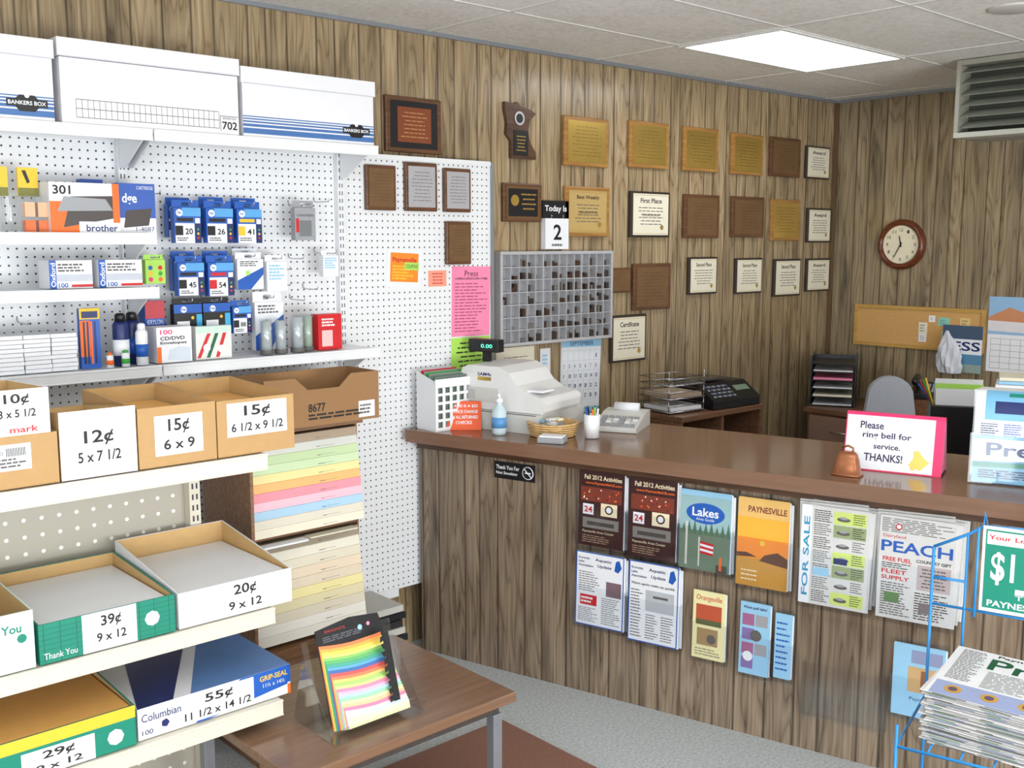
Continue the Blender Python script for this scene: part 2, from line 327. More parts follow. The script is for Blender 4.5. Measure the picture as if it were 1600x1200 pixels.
def p_ox(b,w,h):
    y=-.0006
    b.q(0,w*.16,0,h,y,blue); 
    T0=b.T; b.T=Matrix.Translation((w*.14,0,h*.06))@Matrix.Rotation(math.radians(-90),4,'Y'); b.t('Oxford',0,h*.85,0,w*.11,y-.0006,white,True); b.T=T0
    b.q(w*.16,w,h*.25,h*.5,y-.0003,M('card_grey',(190,195,205),.5)); b.t('100',w*.2,w*.42,h*.04,h*.2,y,blue,True); b.rows(w*.2,w*.95,h*.58,h*.9,3,y,ink); b.q(w*.5,w,h*.05,h*.14,y,red)
carton(1.14,1.275,3.43,1.6755,1.765,.1,wbox,'white and blue box of index cards',p_ox,'index card boxes')
carton(1.295,1.44,3.43,1.6755,1.765,.1,wbox,'white and blue box of index cards',p_ox,'index card boxes')
# paper packs on big shelf
for k in range(5):
    for j in range(9):
        x0=.8+k*.083; xx=x0+random.uniform(-.002,.002)
        B().box(xx,xx+.08,3.42+random.uniform(0,.008),3.55,1.4135+j*.0135,1.4135+j*.0135+.012,white).mk('paper_pad',label='thin white paper pad in a neat pile',cat='paper pad',group='white paper pads on the shelf')
def p_pen(b,w,h):
    b.q(0,w,h*.82,h,-.0006,yellow); b.q(0,w*.5,h*.2,h*.8,-.0006,orange); 
    for i in range(4): b.q(w*(.15+.18*i),w*(.25+.18*i),h*.08,h*.78,-.001,[blackp,navy,orange,navy][i])
    b.q(w*.1,w*.9,h*.84,h*.95,-.001,navy)
carton(1.225,1.29,3.43,1.4135,1.61,.02,blue,'orange and blue pack of pens',p_pen,'packs on the shelf','pen_pack','pen pack')
def can(x,y,r,h,body,cap,band,lab):
    e=E('spray_can',lab,'spray can',(x,y,1.4135),group='spray cans on the shelf')
    B().lathe([(0,0),(r,0),(r,h*.78),(r*.75,h*.84),(0,h*.84)],(0,0,0),body,20).lathe([(r+.0005,h*.2),(r+.0008,h*.2),(r+.0008,h*.5),(r+.0005,h*.5)],(0,0,0),band,20).mk('can_body',e)
    B().lathe([(0,h*.84),(r*.7,h*.84),(r*.65,h*.97),(r*.4,h),(0,h)],(0,0,0),cap,16).mk('cap',e)
can(1.365,3.45,.026,.175,navy,blackp,white,'dark blue spray can with black cap')
can(1.42,3.49,.026,.175,navy,blackp,blue,'dark blue spray can with black cap')
can(1.425,3.425,.02,.14,white,white,blue,'white and blue spray bottle')
can(1.31,3.41,.011,.05,white,orange,orange,'tiny white glue bottle with orange cap')
can(1.362,3.41,.013,.055,white,green,green,'small white bottle with green cap')
def p_cd(b,w,h):
    b.q(0,w,h*.75,h,-.0006,white); b.t('100',w*.1,w*.45,h*.8,h*.93,-.001,hotpink,True); b.t('CD/DVD',w*.1,w*.8,h*.64,h*.74,-.001,dink,True); b.t('Envelopes',w*.1,w*.85,h*.5,h*.6,-.001,dink,True); b.poly([(w*.3,-.001,h*.08),(w*.95,-.001,h*.04),(w*.95,-.001,h*.4),(w*.6,-.001,h*.45),(w*.35,-.001,h*.35)],M('pale_print',(205,215,225),.5)); b.q(0,w*.12,0,h*.45,-.001,orange)
carton(1.475,1.60,3.42,1.4135,1.535,.09,wbox,'white box of disc envelopes',p_cd,'packs on the shelf')
carton(1.49,1.56,3.54,1.4135,1.62,.05,blue,'red and blue product box',lambda b,w,h:(b.q(0,w,h*.7,h,-.0006,M('redbox',(190,60,70),.4)),b.t('KRYLON',w*.1,w*.9,h*.6,h*.68,-.001,white)),'packs on the shelf')
def p_bows(b,w,h):
    for i in range(3): b.poly([(w*(.02+.26*i),-.0008,h*.05),(w*(.12+.26*i),-.0008,h*.05),(w*(.42+.22*i),-.0008,h*.78),(w*(.32+.22*i),-.0008,h*.78)],[red,M('dkgreen',(20,100,60),.5),red][i])
    b.disc(w*.3,h*.35,h*.12,-.001,white,10); b.disc(w*.7,h*.3,h*.12,-.001,white,10)
    b.q(0,w,h*.8,h,-.001,M('pale_green',(200,225,210),.5))
carton(1.62,1.755,3.43,1.4135,1.53,.03,M('pale_pack',(225,225,220),.4),'red and green ribbon pack on the shelf',p_bows,'packs on the shelf')
def roll(x,y,r,h,m,lab):
    e=E('wrap_roll',lab,'roll',(x,y,1.4135),group='rolls on the shelf')
    B().lathe([(0,0),(r,0),(r,h),(r*.55,h),(r*.55,h*.7)],(0,0,0),clear,20).mk('plastic_wrap',e)
    B().lathe([(0,.002),(r*.8,.002),(r*.8,h*.94),(r*.4,h*.94)],(0,0,0),m,16).lathe([(r*1.01,0),(r*1.01,h*.12)],(0,0,0),ink,20).mk('roll_core',e)
filmm=M('silver_film',(196,202,204),.2,.2)
roll(1.90,3.44,.024,.13,filmm,'clear plastic wrapped roll'); roll(1.96,3.44,.024,.13,filmm,'clear plastic wrapped roll'); roll(2.03,3.44,.027,.14,filmm,'clear plastic wrapped roll'); roll(2.085,3.46,.024,.14,M('green_film',(170,186,168),.3),'pale green wrapped roll')
carton(2.115,2.22,3.43,1.4135,1.55,.05,red,'red boxed stationery product',lambda b,w,h:(b.q(w*.15,w*.6,h*.1,h*.55,-.0006,M('pinkish_print',(235,190,190),.5)),b.rows(w*.15,w*.85,h*.65,h*.9,3,-.001,white)),'packs on the shelf')
# hanging packs
hook_m=chrome
def hook(x,z,l=.13,y=3.645):
    B().tube([(x,y,z+.02),(x,y-.006,z+.004),(x,y-.02,z),(x,y-l,z),(x,y-l-.006,z+.012)],.0022,hook_m).mk('pegboard_hook',label='thin chrome hook fixed in the white pegboard',cat='hook',group='pegboard hooks')
def pack(x0,z1,x1,z0,style,num='',yy=3.52,tone=None):
    w=x1-x0;h=z1-z0; T=.03
    lab={'hp':'blue and white ink cartridge box on a hook','blk':'black and blue ink cartridge box on a hook','grey':'grey carded pack hanging on a hook','wb':'white and blue boxed pack on a hook','cd':'lime green carded pack with coloured buttons','white':'small white carded pack on a hook'}[style]
    e=E('ink_pack' if style in('hp','blk') else 'hanging_pack',lab,'ink cartridge' if style in('hp','blk') else 'product pack',(x0,yy,z0),group='packs hanging on pegboard hooks')
    bodym={'hp':blue,'blk':blackp,'grey':greyp,'wb':white,'cd':lgreen,'white':white}[style]
    b=B().box(0,w,0,T,0,h*.82,bodym); y=-.0006
    if style=='hp':
        b.q(w*.04,w*.75,0,h*.46,y,white); b.q(w*.3,w,h*.62,h*.82,y,M('mid_print_blue',(90,165,222),.4)); b.disc(w*.2,h*.70,h*.085,y-.0005,white,16); b.t('hp',w*.13,w*.27,h*.665,h*.735,y-.001,blue,True); b.t(num,w*.40,w*.68,h*.2,h*.34,y-.0006,black,True); b.rows(w*.1,w*.6,h*.04,h*.14,2,y-.0006,ink)
        b.q(w*.04,w*.32,h*.18,h*.4,y-.0006,tone or dink); b.q(w*.76,w,0,h*.46,y,navy); b.q(w*.78,w*.96,h*.46,h*.58,y-.0002,white)
        for i,c in enumerate((red,yellow,green)): b.disc(w*.88,h*(.12+.1*i),h*.03,y-.0005,c,10)
        b.q(w*.1,w*.7,h*.5,h*.58,y-.0006,tone or navy)
    elif style=='blk':
        b.q(0,w,h*.55,h*.82,y,blue); b.disc(w*.35,h*.66,h*.1,y-.0005,white,16); b.t('hp',w*.26,w*.44,h*.61,h*.71,y-.001,blue,True); b.q(w*.1,w*.55,h*.1,h*.3,y,white); b.q(w*.8,w,h*.0,h*.5,y,M('cyan_print',(60,170,215),.4)); b.disc(w*.66,h*.4,h*.05,y-.0004,yellow,10)
    elif style=='grey':
        b.q(w*.2,w*.8,h*.1,h*.5,y,M('blister',(120,125,128),.3)); b.t('CANTEEN',w*.1,w*.9,h*.6,h*.66,y,dink); b.q(w*.05,w*.19,h*.2,h*.55,y,red)
    elif style=='wb':
        b.poly([(0,y,0),(w*.5,y,0),(w,y,h*.4),(w,y,h*.6),(0,y,h*.25)],blue); b.rows(w*.1,w*.9,h*.62,h*.78,3,y,ink); b.disc(w*.4,h*.45,h*.07,y-.0005,lgreen,12)
    elif style=='cd':
        for i in range(6): b.disc(w*(.25+.5*(i%2)),h*(.15+.2*(i//2)),h*.08,y,[hotpink,orange,yellow,green,blue,red][i],12)
    else:
        b.rows(w*.1,w*.9,h*.3,h*.75,5,y,lblue)
    b.mk('carton',e)
    hb=B().box(0,w*.36,T*.5,T*.5+.001,h*.8201,h,bodym).box(w*.64,w,T*.5,T*.5+.001,h*.8201,h,bodym).box(w*.3601,w*.6399,T*.5,T*.5+.001,h*.94,h,bodym).box(w*.3601,w*.6399,T*.5,T*.5+.001,h*.8201,h*.86,bodym); hb.mk('hang_tab',e)
    if yy<3.53: hook((x0+x1)/2,z1-h*.1,.16)
for a in [(1.6,1.97,1.70,1.82,'hp','20',3.52,dink),(1.72,1.97,1.825,1.82,'hp','26',3.52,dink),(1.84,1.97,1.94,1.82,'hp','41',3.52,yellow),(2.08,1.98,2.17,1.83,'grey'),(1.49,1.78,1.56,1.68,'cd'),(1.605,1.775,1.705,1.635,'hp','45',3.52,dink),(1.72,1.775,1.82,1.63,'hp','54',3.52,red),(1.835,1.785,1.94,1.65,'wb'),(1.955,1.775,2.04,1.64,'white'),(2.2,1.79,2.27,1.69,'white'),(1.585,1.625,1.69,1.51,'blk'),(1.695,1.625,1.80,1.51,'blk'),(1.81,1.61,1.885,1.49,'hp','88',3.52,dink)]: pack(*a)
for a in [(1.60,1.98,1.69,1.84,'hp','20',3.57),(1.725,1.985,1.82,1.84,'hp','26',3.57),(1.85,1.985,1.95,1.84,'hp','41',3.57,yellow),(1.61,1.79,1.70,1.65,'hp','45',3.57,red),(1.73,1.79,1.83,1.65,'hp','54',3.57,yellow),(1.85,1.80,1.95,1.66,'wb','',3.57)]: pack(*a)
pack(1.9,1.64,2.02,1.42,'wb')
for x,z in [(2.0,1.74),(2.06,1.72),(2.12,1.76),(2.18,1.64),(2.06,1.66),(2.12,1.60),(1.62,1.3),(1.7,1.3),(1.8,1.3),(1.9,1.3),(2.0,1.3),(2.1,1.3),(2.2,1.3),(1.1,1.56),(1.56,1.99),(2.24,1.98)]: hook(x,z,.11)
# ------------------------------------------------------------ lower envelope gondola
peg2=pegmat('beige_pegboard',(180,174,160),.05,.006,(248,246,240))
gu=E('envelope_shelving_unit','low beige metal shelving unit holding envelope boxes','shelving unit')
B().box(.2,1.42,3.12,3.14,.05,1.24,peg2).mk('back_panel',gu)
for ux in (.22,1.43):
    b=B().box(ux-.018,ux+.018,3.08,3.119,.0,1.2,beige)
    z=.1
    while z<1.16: b.q(ux-.01,ux-.004,z,z+.018,3.0795,slot); b.q(ux+.004,ux+.01,z,z+.018,3.0795,slot); z+=.035
    b.mk('upright',gu)
for z,y0 in ((1.222,2.645),(.768,2.63),(.497,2.60)): shelf(gu,.2,1.45,y0,3.078,z,beige,lip=.045)
B().box(.2,1.26,2.7,3.11,0,.1,beige).mk('base',gu)
def lbl(b,x0,x1,z0,z1,y,lines):
    b.q(x0,x1,z0,z1,y,white); w=x1-x0;h=z1-z0
    k=.07 if len(lines[1])>10 else .18
    b.t(lines[0],x0+w*.28,x1-w*.28,z0+h*.52,z0+h*.9,y-.0006,dink,True); b.t(lines[1],x0+w*k,x1-w*k,z0+h*.14,z0+h*.40,y-.0006,dink,True)
def obox(name,lab,x0,x1,y0,y1,z0,zf,zb,mo,mi,tag=None,rect=None,paint=None,rz=0,content=None,clab=None,ch=.6,n=14,grp='open envelope boxes'):
    e=E(name,lab,'cardboard box',(x0,y0,z0),group=grp,rz=rz); w=x1-x0;d=y1-y0;h0=zf-z0;h1=zb-z0;t=.004
    b=B().box(0,w,0,d,0,t,mo).box(0,w,-.0001,t,.0001,h0,mo).box(0,w,d-t,d,t,h1,mo)
    b.prism([(t,t),(d-t,t),(d-t,h1),(t,h0)],0,t,'x',mo).prism([(t,t),(d-t,t),(d-t,h1),(t,h0)],w-t,w,'x',mo)
    b.q(t,w-t,t,h1-.001,d-t-.0005,mi)
    b.poly([(t+.0005,t,t),(t+.0005,d-t,t),(t+.0005,d-t,h1-.001),(t+.0005,t,h0-.001)],mi)
    b.poly([(w-t-.0005,t,t),(w-t-.0005,d-t,t),(w-t-.0005,d-t,h1-.001),(w-t-.0005,t,h0-.001)],mi)
    if paint: paint(b,w,h0,d)
    b.mk('box_body',e)
    if tag:
        lb=B(); lbl(lb,rect[0]*w,rect[1]*w,rect[2]*h0,rect[3]*h0,-.0015,tag); lb.mk('price_label',e,label='white price label reading '+tag[0])
    if content:
        for i in range(n):
            zz=t+.0005+i*(h0*ch)/n; j=random.uniform(-.003,.003)
            B().box(.012+j,w-.012+j,.012,d-.012+j,zz,zz+(h0*ch)/n*.9,content).mk('envelope',label=clab+' lying flat in an open box',cat='envelope',loc=(x0,y0,z0),rz=rz,group=clab+' in the open box')
    return e
brownenv=M('manila_envelope',(222,166,90),.6,var=.05)
def under(b,w,h,d): b.q(w*.5,w*.8,h*.35,h*.85,-.0008,white); b.rows(w*.53,w*.77,h*.4,h*.6,3,-.0012,ink); [b.q(w*(.62+i*.012),w*(.626+i*.012),h*.62,h*.78,-.0012,black) for i in range(12)]; b.t('00056',w*.53,w*.6,h*.66,h*.74,-.0012,black)
Z1=1.2255; Z2=.7715; Z3=.5005
obox('envelope_box','brown cardboard envelope box with small barcode label',.56,.88,2.66,3.0,Z1,1.355,1.355,kraft,kraftin,paint=under)
def tenp(b,w,h,d): b.q(.0,w,0,h,-.0006,white); b.t('mark',w*.66,w*.9,h*.06,h*.2,-.002,red,True)
obox('envelope_box','white envelope box with ten cent label',.585,.865,2.66,2.98,1.3555,1.468,1.455,wbox,kraftin,('10¢','3 x 5 1/2'),(.49,.97,.3,.98),paint=tenp,content=white,clab='white envelope')
obox('envelope_box','open envelope box with twelve cent label on white front',.885,1.08,2.66,3.02,Z1,1.400,1.36,kraft,kraftin,('12¢','5 x 7 1/2'),(.06,.94,.14,.76),paint=lambda b,w,h,d:b.q(.0,w,0,h,-.0006,white),content=white,clab='white envelope')
obox('envelope_box','brown cardboard envelope box with fifteen cent label',1.085,1.305,2.66,3.05,Z1,1.388,1.40,kraft,kraftin,('15¢','6 x 9'),(.2,.82,.18,.85),content=brownenv,clab='manila envelope',ch=.75)
obox('envelope_box','brown cardboard envelope box with fifteen cent label',1.309,1.55,2.66,3.05,Z1,1.385,1.40,kraft,kraftin,('15¢','6 1/2 x 9 1/2'),(.12,.9,.34,.94),content=brownenv,clab='manila envelope',ch=.75)
def tealp(b,w,h,d):
    b.q(0,w,0,h,-.0006,M('pale_teal',(215,234,232),.5))
    for i in range(3): b.t('Thank You',w*.2*i+.02,w*.2*i+w*.5,h*(.1+.28*i),h*(.25+.28*i),-.0012,teal,True)
    for i in range(4): b.disc(w*(.15+.25*i),h*(.55 if i%2 else .8),h*.08,-.0012,teal,8)
obox('envelope_box','white box with teal thank you print',.50,.79,2.64,3.0,Z2,.92,.93,M('pale_teal',(215,234,232),.5),kraftin,paint=tealp)
def grp(b,w,h,d):
    b.q(0,w,0,h,-.0006,teal)
    for i in range(7): b.q(0,w,h*(.08+.13*i),h*(.09+.13*i),-.0009,M('dark_teal',(5,95,80),.5))
    for i in range(9): b.q(w*(.03+.115*i),w*(.035+.115*i),0,h,-.00095,M('dark_teal',(5,95,80),.5))
    b.t('Thank You',w*.03,w*.26,h*.1,h*.26,-.0012,white); b.disc(w*.82,h*.5,h*.2,-.0012,white,8)
    b.q(w*.3,w*.7,0,h,-.0013,white)
obox('envelope_box','teal green envelope box with thirty-nine cent label',.80,1.155,2.64,3.06,Z2,.875,.90,teal,kraftin,('39¢','9 x 12'),(.34,.68,.1,.98),paint=grp,content=white,clab='large white envelope',ch=.85,n=12)
def w20(b,w,h,d): b.q(0,w,h*.2,h*.75,-.0008,M('tape_clear',(220,220,218),.3))
obox('envelope_box','open white envelope box with twenty cent label',1.165,1.515,2.64,3.07,Z2,.872,.93,wbox,kraftin,('20¢','9 x 12'),(.34,.8,.04,.98),paint=w20,content=white,clab='large white envelope',ch=.9,n=12)
# 55 cent lidded box
e=E('envelope_carton','blue and white closed envelope carton with fifty-five cent label','cardboard box',(1.03,2.62,Z3),group='envelope cartons on the bottom shelf')
b=B().box(0,.46,0,.4,0,.088,wbox); y=-.0008; b.poly([(.0,y,0),(.16,y,.0),(.3,y,.088),(.45,y,.088),(.45,y,0.03),(.2,y,.0)],blue); b.q(.34,.46,.035,.088,y-.0003,blue); b.t('GRIP-SEAL',.36,.45,.06,.076,y-.0012,yellow,True); b.t('11½ x 14½',.37,.44,.04,.052,y-.0012,white)
b.t('Columbian',.01,.12,.048,.07,y-.0012,navy); b.t('100',.01,.04,.012,.026,y-.0012,navy); b.disc(.075,.03,.012,y-.0012,navy,5)
b.poly([(.0,.0,.0886),(.1,.0,.0886),(.32,.4,.0886),(.12,.4,.0886)],navy); b.poly([(.15,.0,.0886),(.46,.0,.0886),(.46,.4,.0886),(.36,.4,.0886)],M('mid_blue',(90,130,185),.5)); b.q(.450,.46,0,.03,y,orange)
b.mk('box_body',e)
lb=B(); lb.q(.12,.34,.006,.084,-.0025,white); lb.t('55¢',.19,.275,.046,.076,-.0031,dink,True); lb.t('11 1/2 x 14 1/2',.13,.33,.014,.036,-.0031,dink,True); lb.mk('price_label',e,label='white price label reading fifty-five cents')
obox('envelope_box','teal green box of manila envelopes with price label',.66,1.02,2.61,3.06,Z3,.61,.63,teal,kraftin,('29¢','9 x 12'),(.2,.7,.0,.62),paint=lambda b,w,h,d:(b.q(0,w,0,h,-.0006,teal),b.q(0,w,h*.7,h,-.0009,yellow),b.disc(w*.85,h*.35,h*.2,-.0012,white,8)),content=brownenv,clab='large manila envelope',ch=.95,n=10)
# ------------------------------------------------------------ colour paper sample display
pd=E('paper_sample_display','brown rack of pastel paper sample sheets in two tiers','paper display',(1.65,3.15,0))
rb=wood('rack_brown',(150,112,80),(112,80,54),.45)
B().box(0,.012,-.02,.33,0,1.165,rb).box(.476,.484,.06,.33,0,1.165,rb).box(.0125,.4755,.31,.33,0,1.165,rb).box(.0,.484,.02,.33,1.166,1.178,rb).box(.0125,.4755,.06,.309,.785,.80,rb).box(.0125,.4755,-.02,.309,.36,.40,rb).mk('rack_body',pd)
def swatches(z0,z1,cols,jut):
    n=len(cols); h=(z1-z0)/n
    for i,c in enumerate(cols):
        zt=z1-i*h; yt=.05-jut*i/n
        m=M('sheet_%d_%d_%d'%c,c,.6,var=.03)
        b=B().prism([(yt+.002,zt-.0008),(yt+.004,zt),(.30,zt),(.30,zt-h*.985),(yt-.001,zt-h*.985)],.014,.474,'x',m)
        for k in range(2): b.box(.3,.31+.05*k+random.random()*.02,yt-.0022+.002*k,yt-.0015+.002*k,zt-h*.75,zt-h*.7,ink)
        b.mk('paper_stack',pd,label='pastel coloured paper stack')
swatches(.81,1.15,[(170,150,128),(204,206,198),(190,210,164),(198,218,176),(230,218,154),(240,182,116),(234,148,160),(240,188,200),(168,202,224),(218,212,194),(230,224,202)],.045)
swatches(.42,.775,[(156,144,124),(228,224,206),(220,212,190),(226,208,182),(218,204,180),(228,216,156),(214,204,164),(206,198,176),(218,214,204),(210,206,194)],.05)
B().box(.02,.22,-.02,.02,.778,.784,white).box(.24,.44,.0,.04,.778,.782,offw).mk('loose_sheet',pd,label='loose white sheets')
bx=E('open_carton','brown open cardboard carton with cut-out hand hole','cardboard box',(1.73,3.16,1.179))
b=B().box(0,.47,0,.005,0,.1,kraftd).box(0,.12,0,.005,.1,.175,kraftd).box(.35,.47,0,.005,.1,.175,kraftd).prism([(.12,.1),(.35,.1),(.35,.175),(.30,.13),(.17,.13),(.12,.175)],0,.005,'y',kraftd)
b.box(0,.47,.20,.205,0,.175,kraftd).box(0,.005,.0051,.1999,0,.175,kraftd).box(.465,.47,.0051,.1999,0,.175,kraftd).box(0.0051,.4649,.0051,.1999,0,.004,kraftd)
b.t('8677',.17,.24,.05,.08,-.001,dink,True); b.rows(.17,.4,.02,.045,2,-.001,dink); b.q(.38,.45,.01,.07,-.001,white); b.rows(.385,.445,.02,.06,3,-.0015,ink); b.mk('carton_body',bx)
# ledgers behind table
B().box(2.2,2.46,3.35,3.6,0,.2,kraftd).mk('storage_crate',label='brown low crate on the floor by the pegboard',cat='crate')
for i in range(5): B().box(2.19+.008*(i%2),2.45-.01*(i%3),3.34+.004*i,3.59,.201+i*.03,.228+i*.03,[blackp,M('ledger_page',(190,188,180),.6),dink][i%3]).mk('ledger_book',label='dark ledger book in a low pile',cat='book',group='ledger books in a pile')
# ------------------------------------------------------------ low table
tb=E('low_table','low wood-grain laminate table with grey metal legs','table',(1.71,2.635,0))
tw=wood('table_laminate',(132,102,80),(118,90,70),.2)
B().box(-.40,.40,-.33,.33,.388,.42,tw).mk('tabletop',tb,bev=.004)
B().box(-.36,.36,-.29,.29,.35,.387,M('apron_grey',(70,64,60),.5)).mk('apron',tb)
for sx in (-1,1):
    for sy in (-1,1): B().box(sx*.35-.018,sx*.35+.018,sy*.28-.018,sy*.28+.018,0,.3495,gmetal).mk('leg',tb,bev=.003)
# acrylic holder + swatch book
ah=E('acrylic_holder','clear acrylic tilted display holder on the low table','display holder',(1.65,2.43,.421))
b=B(); 
b.prism([(-.05,0),(.17,0),(.17,.003),(-.05,.003)],-.16,.15,'x',clear).prism([(.045,.003),(.048,.003),(.125,.25),(.122,.25)],-.16,.15,'x',clear).prism([(-.05,.003),(-.047,.003),(-.06,.05),(-.063,.05)],-.16,.15,'x',clear).prism([(-.05,.003),(.17,.003),(.12,.2),(.1,.2)],-.163,-.16,'x',clear).prism([(-.05,.003),(.17,.003),(.12,.2),(.1,.2)],.15,.153,'x',clear)
b.mk('holder_body',ah)
sw=E('colour_swatch_book','fanned rainbow coloured paper sample book with black cover','sample book',(1.645,2.445,.426))
tilt=Matrix.Rotation(math.radians(-17),4,'X')
rain=[(236,130,80),(246,170,80),(240,210,90),(244,228,120),(130,192,105),(95,176,110),(75,166,145),(95,165,200),(70,110,175),(214,90,90),(236,130,90),(246,196,115),(165,210,115),(205,230,140),(244,140,172),(248,180,198),(175,214,238),(155,212,172),(246,238,168),(248,192,150),(236,130,164),(248,206,214),(200,226,246),(248,240,190)]
n=len(rain)
B(tilt).prism([(-.12,.02),(.10,.02),(.11,.25),(.10,.295),(.0,.305),(-.12,.29)],.003,.007,'y',blackp).t('BRIGHTS',-.09,-.02,.277,.285,.0025,M('dull_red',(170,50,50),.5)).rows(-.1,.08,.25,.268,3,.0025,M('cover_grey',(90,92,100),.5)).disc(.03,.268,.008,.002,lblue,10).disc(.06,.272,.006,.002,pink,10).mk('cover',sw)
for i,c in enumerate(rain):
    zt=.240-i*.0091; m=M('bright_%d_%d_%d'%c,c,.5,var=.02); yy=.002-i*.0019; dx=.0012*i
    pts=[]
    for k in range(9):
        u=k/8; pts.append((-.118+dx+.215*u, zt+.006-.013*math.sin(math.pi*.5*min(1,u*1.7))+.008*max(0,u-.55)))
    pts+= [(.097+dx,.002),(-.118+dx,.002)]
    B(tilt).prism(pts,yy-.0008,yy,'y',m).mk('colour_sheet',sw,label='coloured paper sheet')
cs=B(tilt)
for k in range(9): cs.prism([(.058+.003*(k%4),.036+.022*k),(.0695,.040+.022*k),(.0695,.054+.022*k),(.056+.003*(k%3),.052+.022*k)],-.0485,-.0465,'y',blackp)
cs.prism([(.07,.036),(.092,.036),(.092,.24),(.07,.24)],-.0486,-.0466,'y',blackp)
cs.mk('cover_strap',sw)
B().box(1.1,2.52,.3,2.84,.0005,.008,M('terracotta_mat',(132,94,78),.95,var=.35,scale=120,bump=.5)).mk('floor_mat',label='reddish brown flat floor mat on grey carpet',cat='mat')
# ------------------------------------------------------------ plaques
GP='award plaques on the panelled wall'
def plaque(x0,z1,x1,z0,style,Y=WY,txt=None,group=GP):
    w=x1-x0;h=z1-z0
    st={'gold':(oak,gold,M('engraved_gold',(138,108,52),.4,.4),'light wood plaque with engraved brass plate'),'brown':(walnut,bronze,dink,'dark walnut plaque with bronze plate'),'black':(walnut,blackp,gold,'walnut plaque with black and gold plate'),'silver':(walnut,silver,ink,'walnut plaque with silver plate'),'cert':(M('dark_frame',(52,44,38),.35),offw,dink,'dark framed award certificate on cream paper'),'oakcert':(oak,M('tan_cert',(200,170,108),.4,.2),dink,'oak plaque with tan award certificate')}[style]
    e=E('plaque' if 'cert' not in style else 'framed_certificate',st[3],'plaque' if 'cert' not in style else 'certificate',((x0+x1)/2,Y-.0005,(z0+z1)/2),group=group)
    W=w/2;H=h/2; B().box(-W,W,-.02,0,-H,H,st[0]).mk('backboard',e,bev=.004)
    k=.84 if style!='cert' else .9; a=W*k; c=H*k; y=-.0225
    b=B().box(-a,a,-.0222,-.0195,-c,c,st[1])
    if style in('cert','oakcert'):
        tt=txt or ('Award',)
        b.t(tt[0],-a*.6,a*.6,c*.55,c*.78,y,st[2],True); b.rows(-a*.75,a*.75,-c*.55,c*.4,6,y,ink,True,.25)
        if len(tt)>1: b.t(tt[1],-a*.5,a*.5,-c*.12,c*.02,y-.0004,st[2])
        b.disc(a*.62,-c*.62,c*.13,y-.0006,gold,16)
        b.box(-a*.96,a*.96,-.0224,-.0223,c*.92,c*.94,gold).box(-a*.96,a*.96,-.0224,-.0223,-c*.94,-c*.92,gold)
    elif style=='black':
        b.box(-a*.72,a*.72,-.0228,-.0223,-c*.75,c*.75,M('copper_plate',(150,84,56),.35,.5)); b.rows(-a*.6,a*.6,-c*.6,c*.6,7,-.0232,M('copper_text',(205,150,100),.4,.4),True,.25)
    else:
        b.rows(-a*.8,a*.8,-c*.75,c*.8,9,y,st[2] if style!='brown' else M('engraved',(90,68,46),.5),True,.16)
    b.mk('plate',e)
    return e
plaque(2.636,2.44,2.934,2.206,'black')
for x0,z1,x1,z0,s,*t in [(3.70,2.44,4.02,2.20,'gold'),(4.18,2.454,4.5,2.214,'gold'),(4.627,2.456,4.942,2.217,'gold'),(5.07,2.45,5.38,2.217,'gold'),(5.46,2.455,5.78,2.222,'brown'),(5.85,2.426,6.12,2.224,'cert','Award'),
 (3.71,2.10,4.034,1.852,'oakcert','Best Weekly','Paynesville Press'),(4.2,2.092,4.52,1.85,'cert','First Place','Michael Jacobson'),(4.646,2.089,4.965,1.848,'brown'),(5.088,2.09,5.41,1.853,'brown'),(5.49,2.084,5.8,1.834,'gold'),(5.89,2.04,6.16,1.823,'cert','Award'),
 (4.05,1.69,4.21,1.56,'brown'),(4.23,1.71,4.54,1.46,'brown'),(4.7,1.74,4.96,1.53,'cert','Second Place'),(5.14,1.73,5.41,1.52,'cert','Second Place'),(5.54,1.72,5.83,1.49,'cert','Second Place'),(5.9,1.72,6.17,1.51,'cert','Award'),(4.06,1.44,4.34,1.19,'cert','Certificate')]:
    plaque(x0,z1,x1,z0,s,txt=t if t else None)
# medal plaque
e=plaque(3.30,2.10,3.55,1.92,'brown'); 
B().box(-.095,.095,-.024,-.0228,-.065,.065,blackp).disc(-.055,.01,.026,-.0245,gold,20).rows(-.015,.085,-.04,.05,4,-.0245,gold,True,.3).mk('medal_plate',e,label='black plate with gold medal')
# state-shaped plaque
e=E('shaped_plaque','dark walnut plaque cut in a state outline with plates','plaque',(3.41,WY-.0005,2.345),group=GP)
out=[(-.06,-.13),(.1,-.13),(.1,-.1),(.06,-.05),(.05,0),(.06,.05),(.1,.085),(.06,.1),(.0,.11),(-.02,.13),(-.04,.12),(-.1,.125),(-.1,.09),(-.085,.03),(-.09,-.02),(-.06,-.05)]
B().prism(out,-.02,0,'y',dkwood).mk('backboard',e)
B().box(-.045,.045,-.0235,-.0205,-.115,-.0,blackp).rows(-.035,.035,-.1,-.02,5,-.024,gold,True,.3).disc(-.01,.055,.032,-.0235,silver,20).disc(-.01,.055,.022,-.0238,blackp,20).mk('plate',e)
GP2='plaques on the white pegboard'
for a in [(2.48,2.14,2.63,1.955,'brown'),(2.68,2.16,2.85,1.955,'silver'),(2.89,2.145,3.04,1.955,'silver'),(2.90,1.915,3.04,1.725,'brown')]: plaque(*a,Y=3.645,group=GP2)
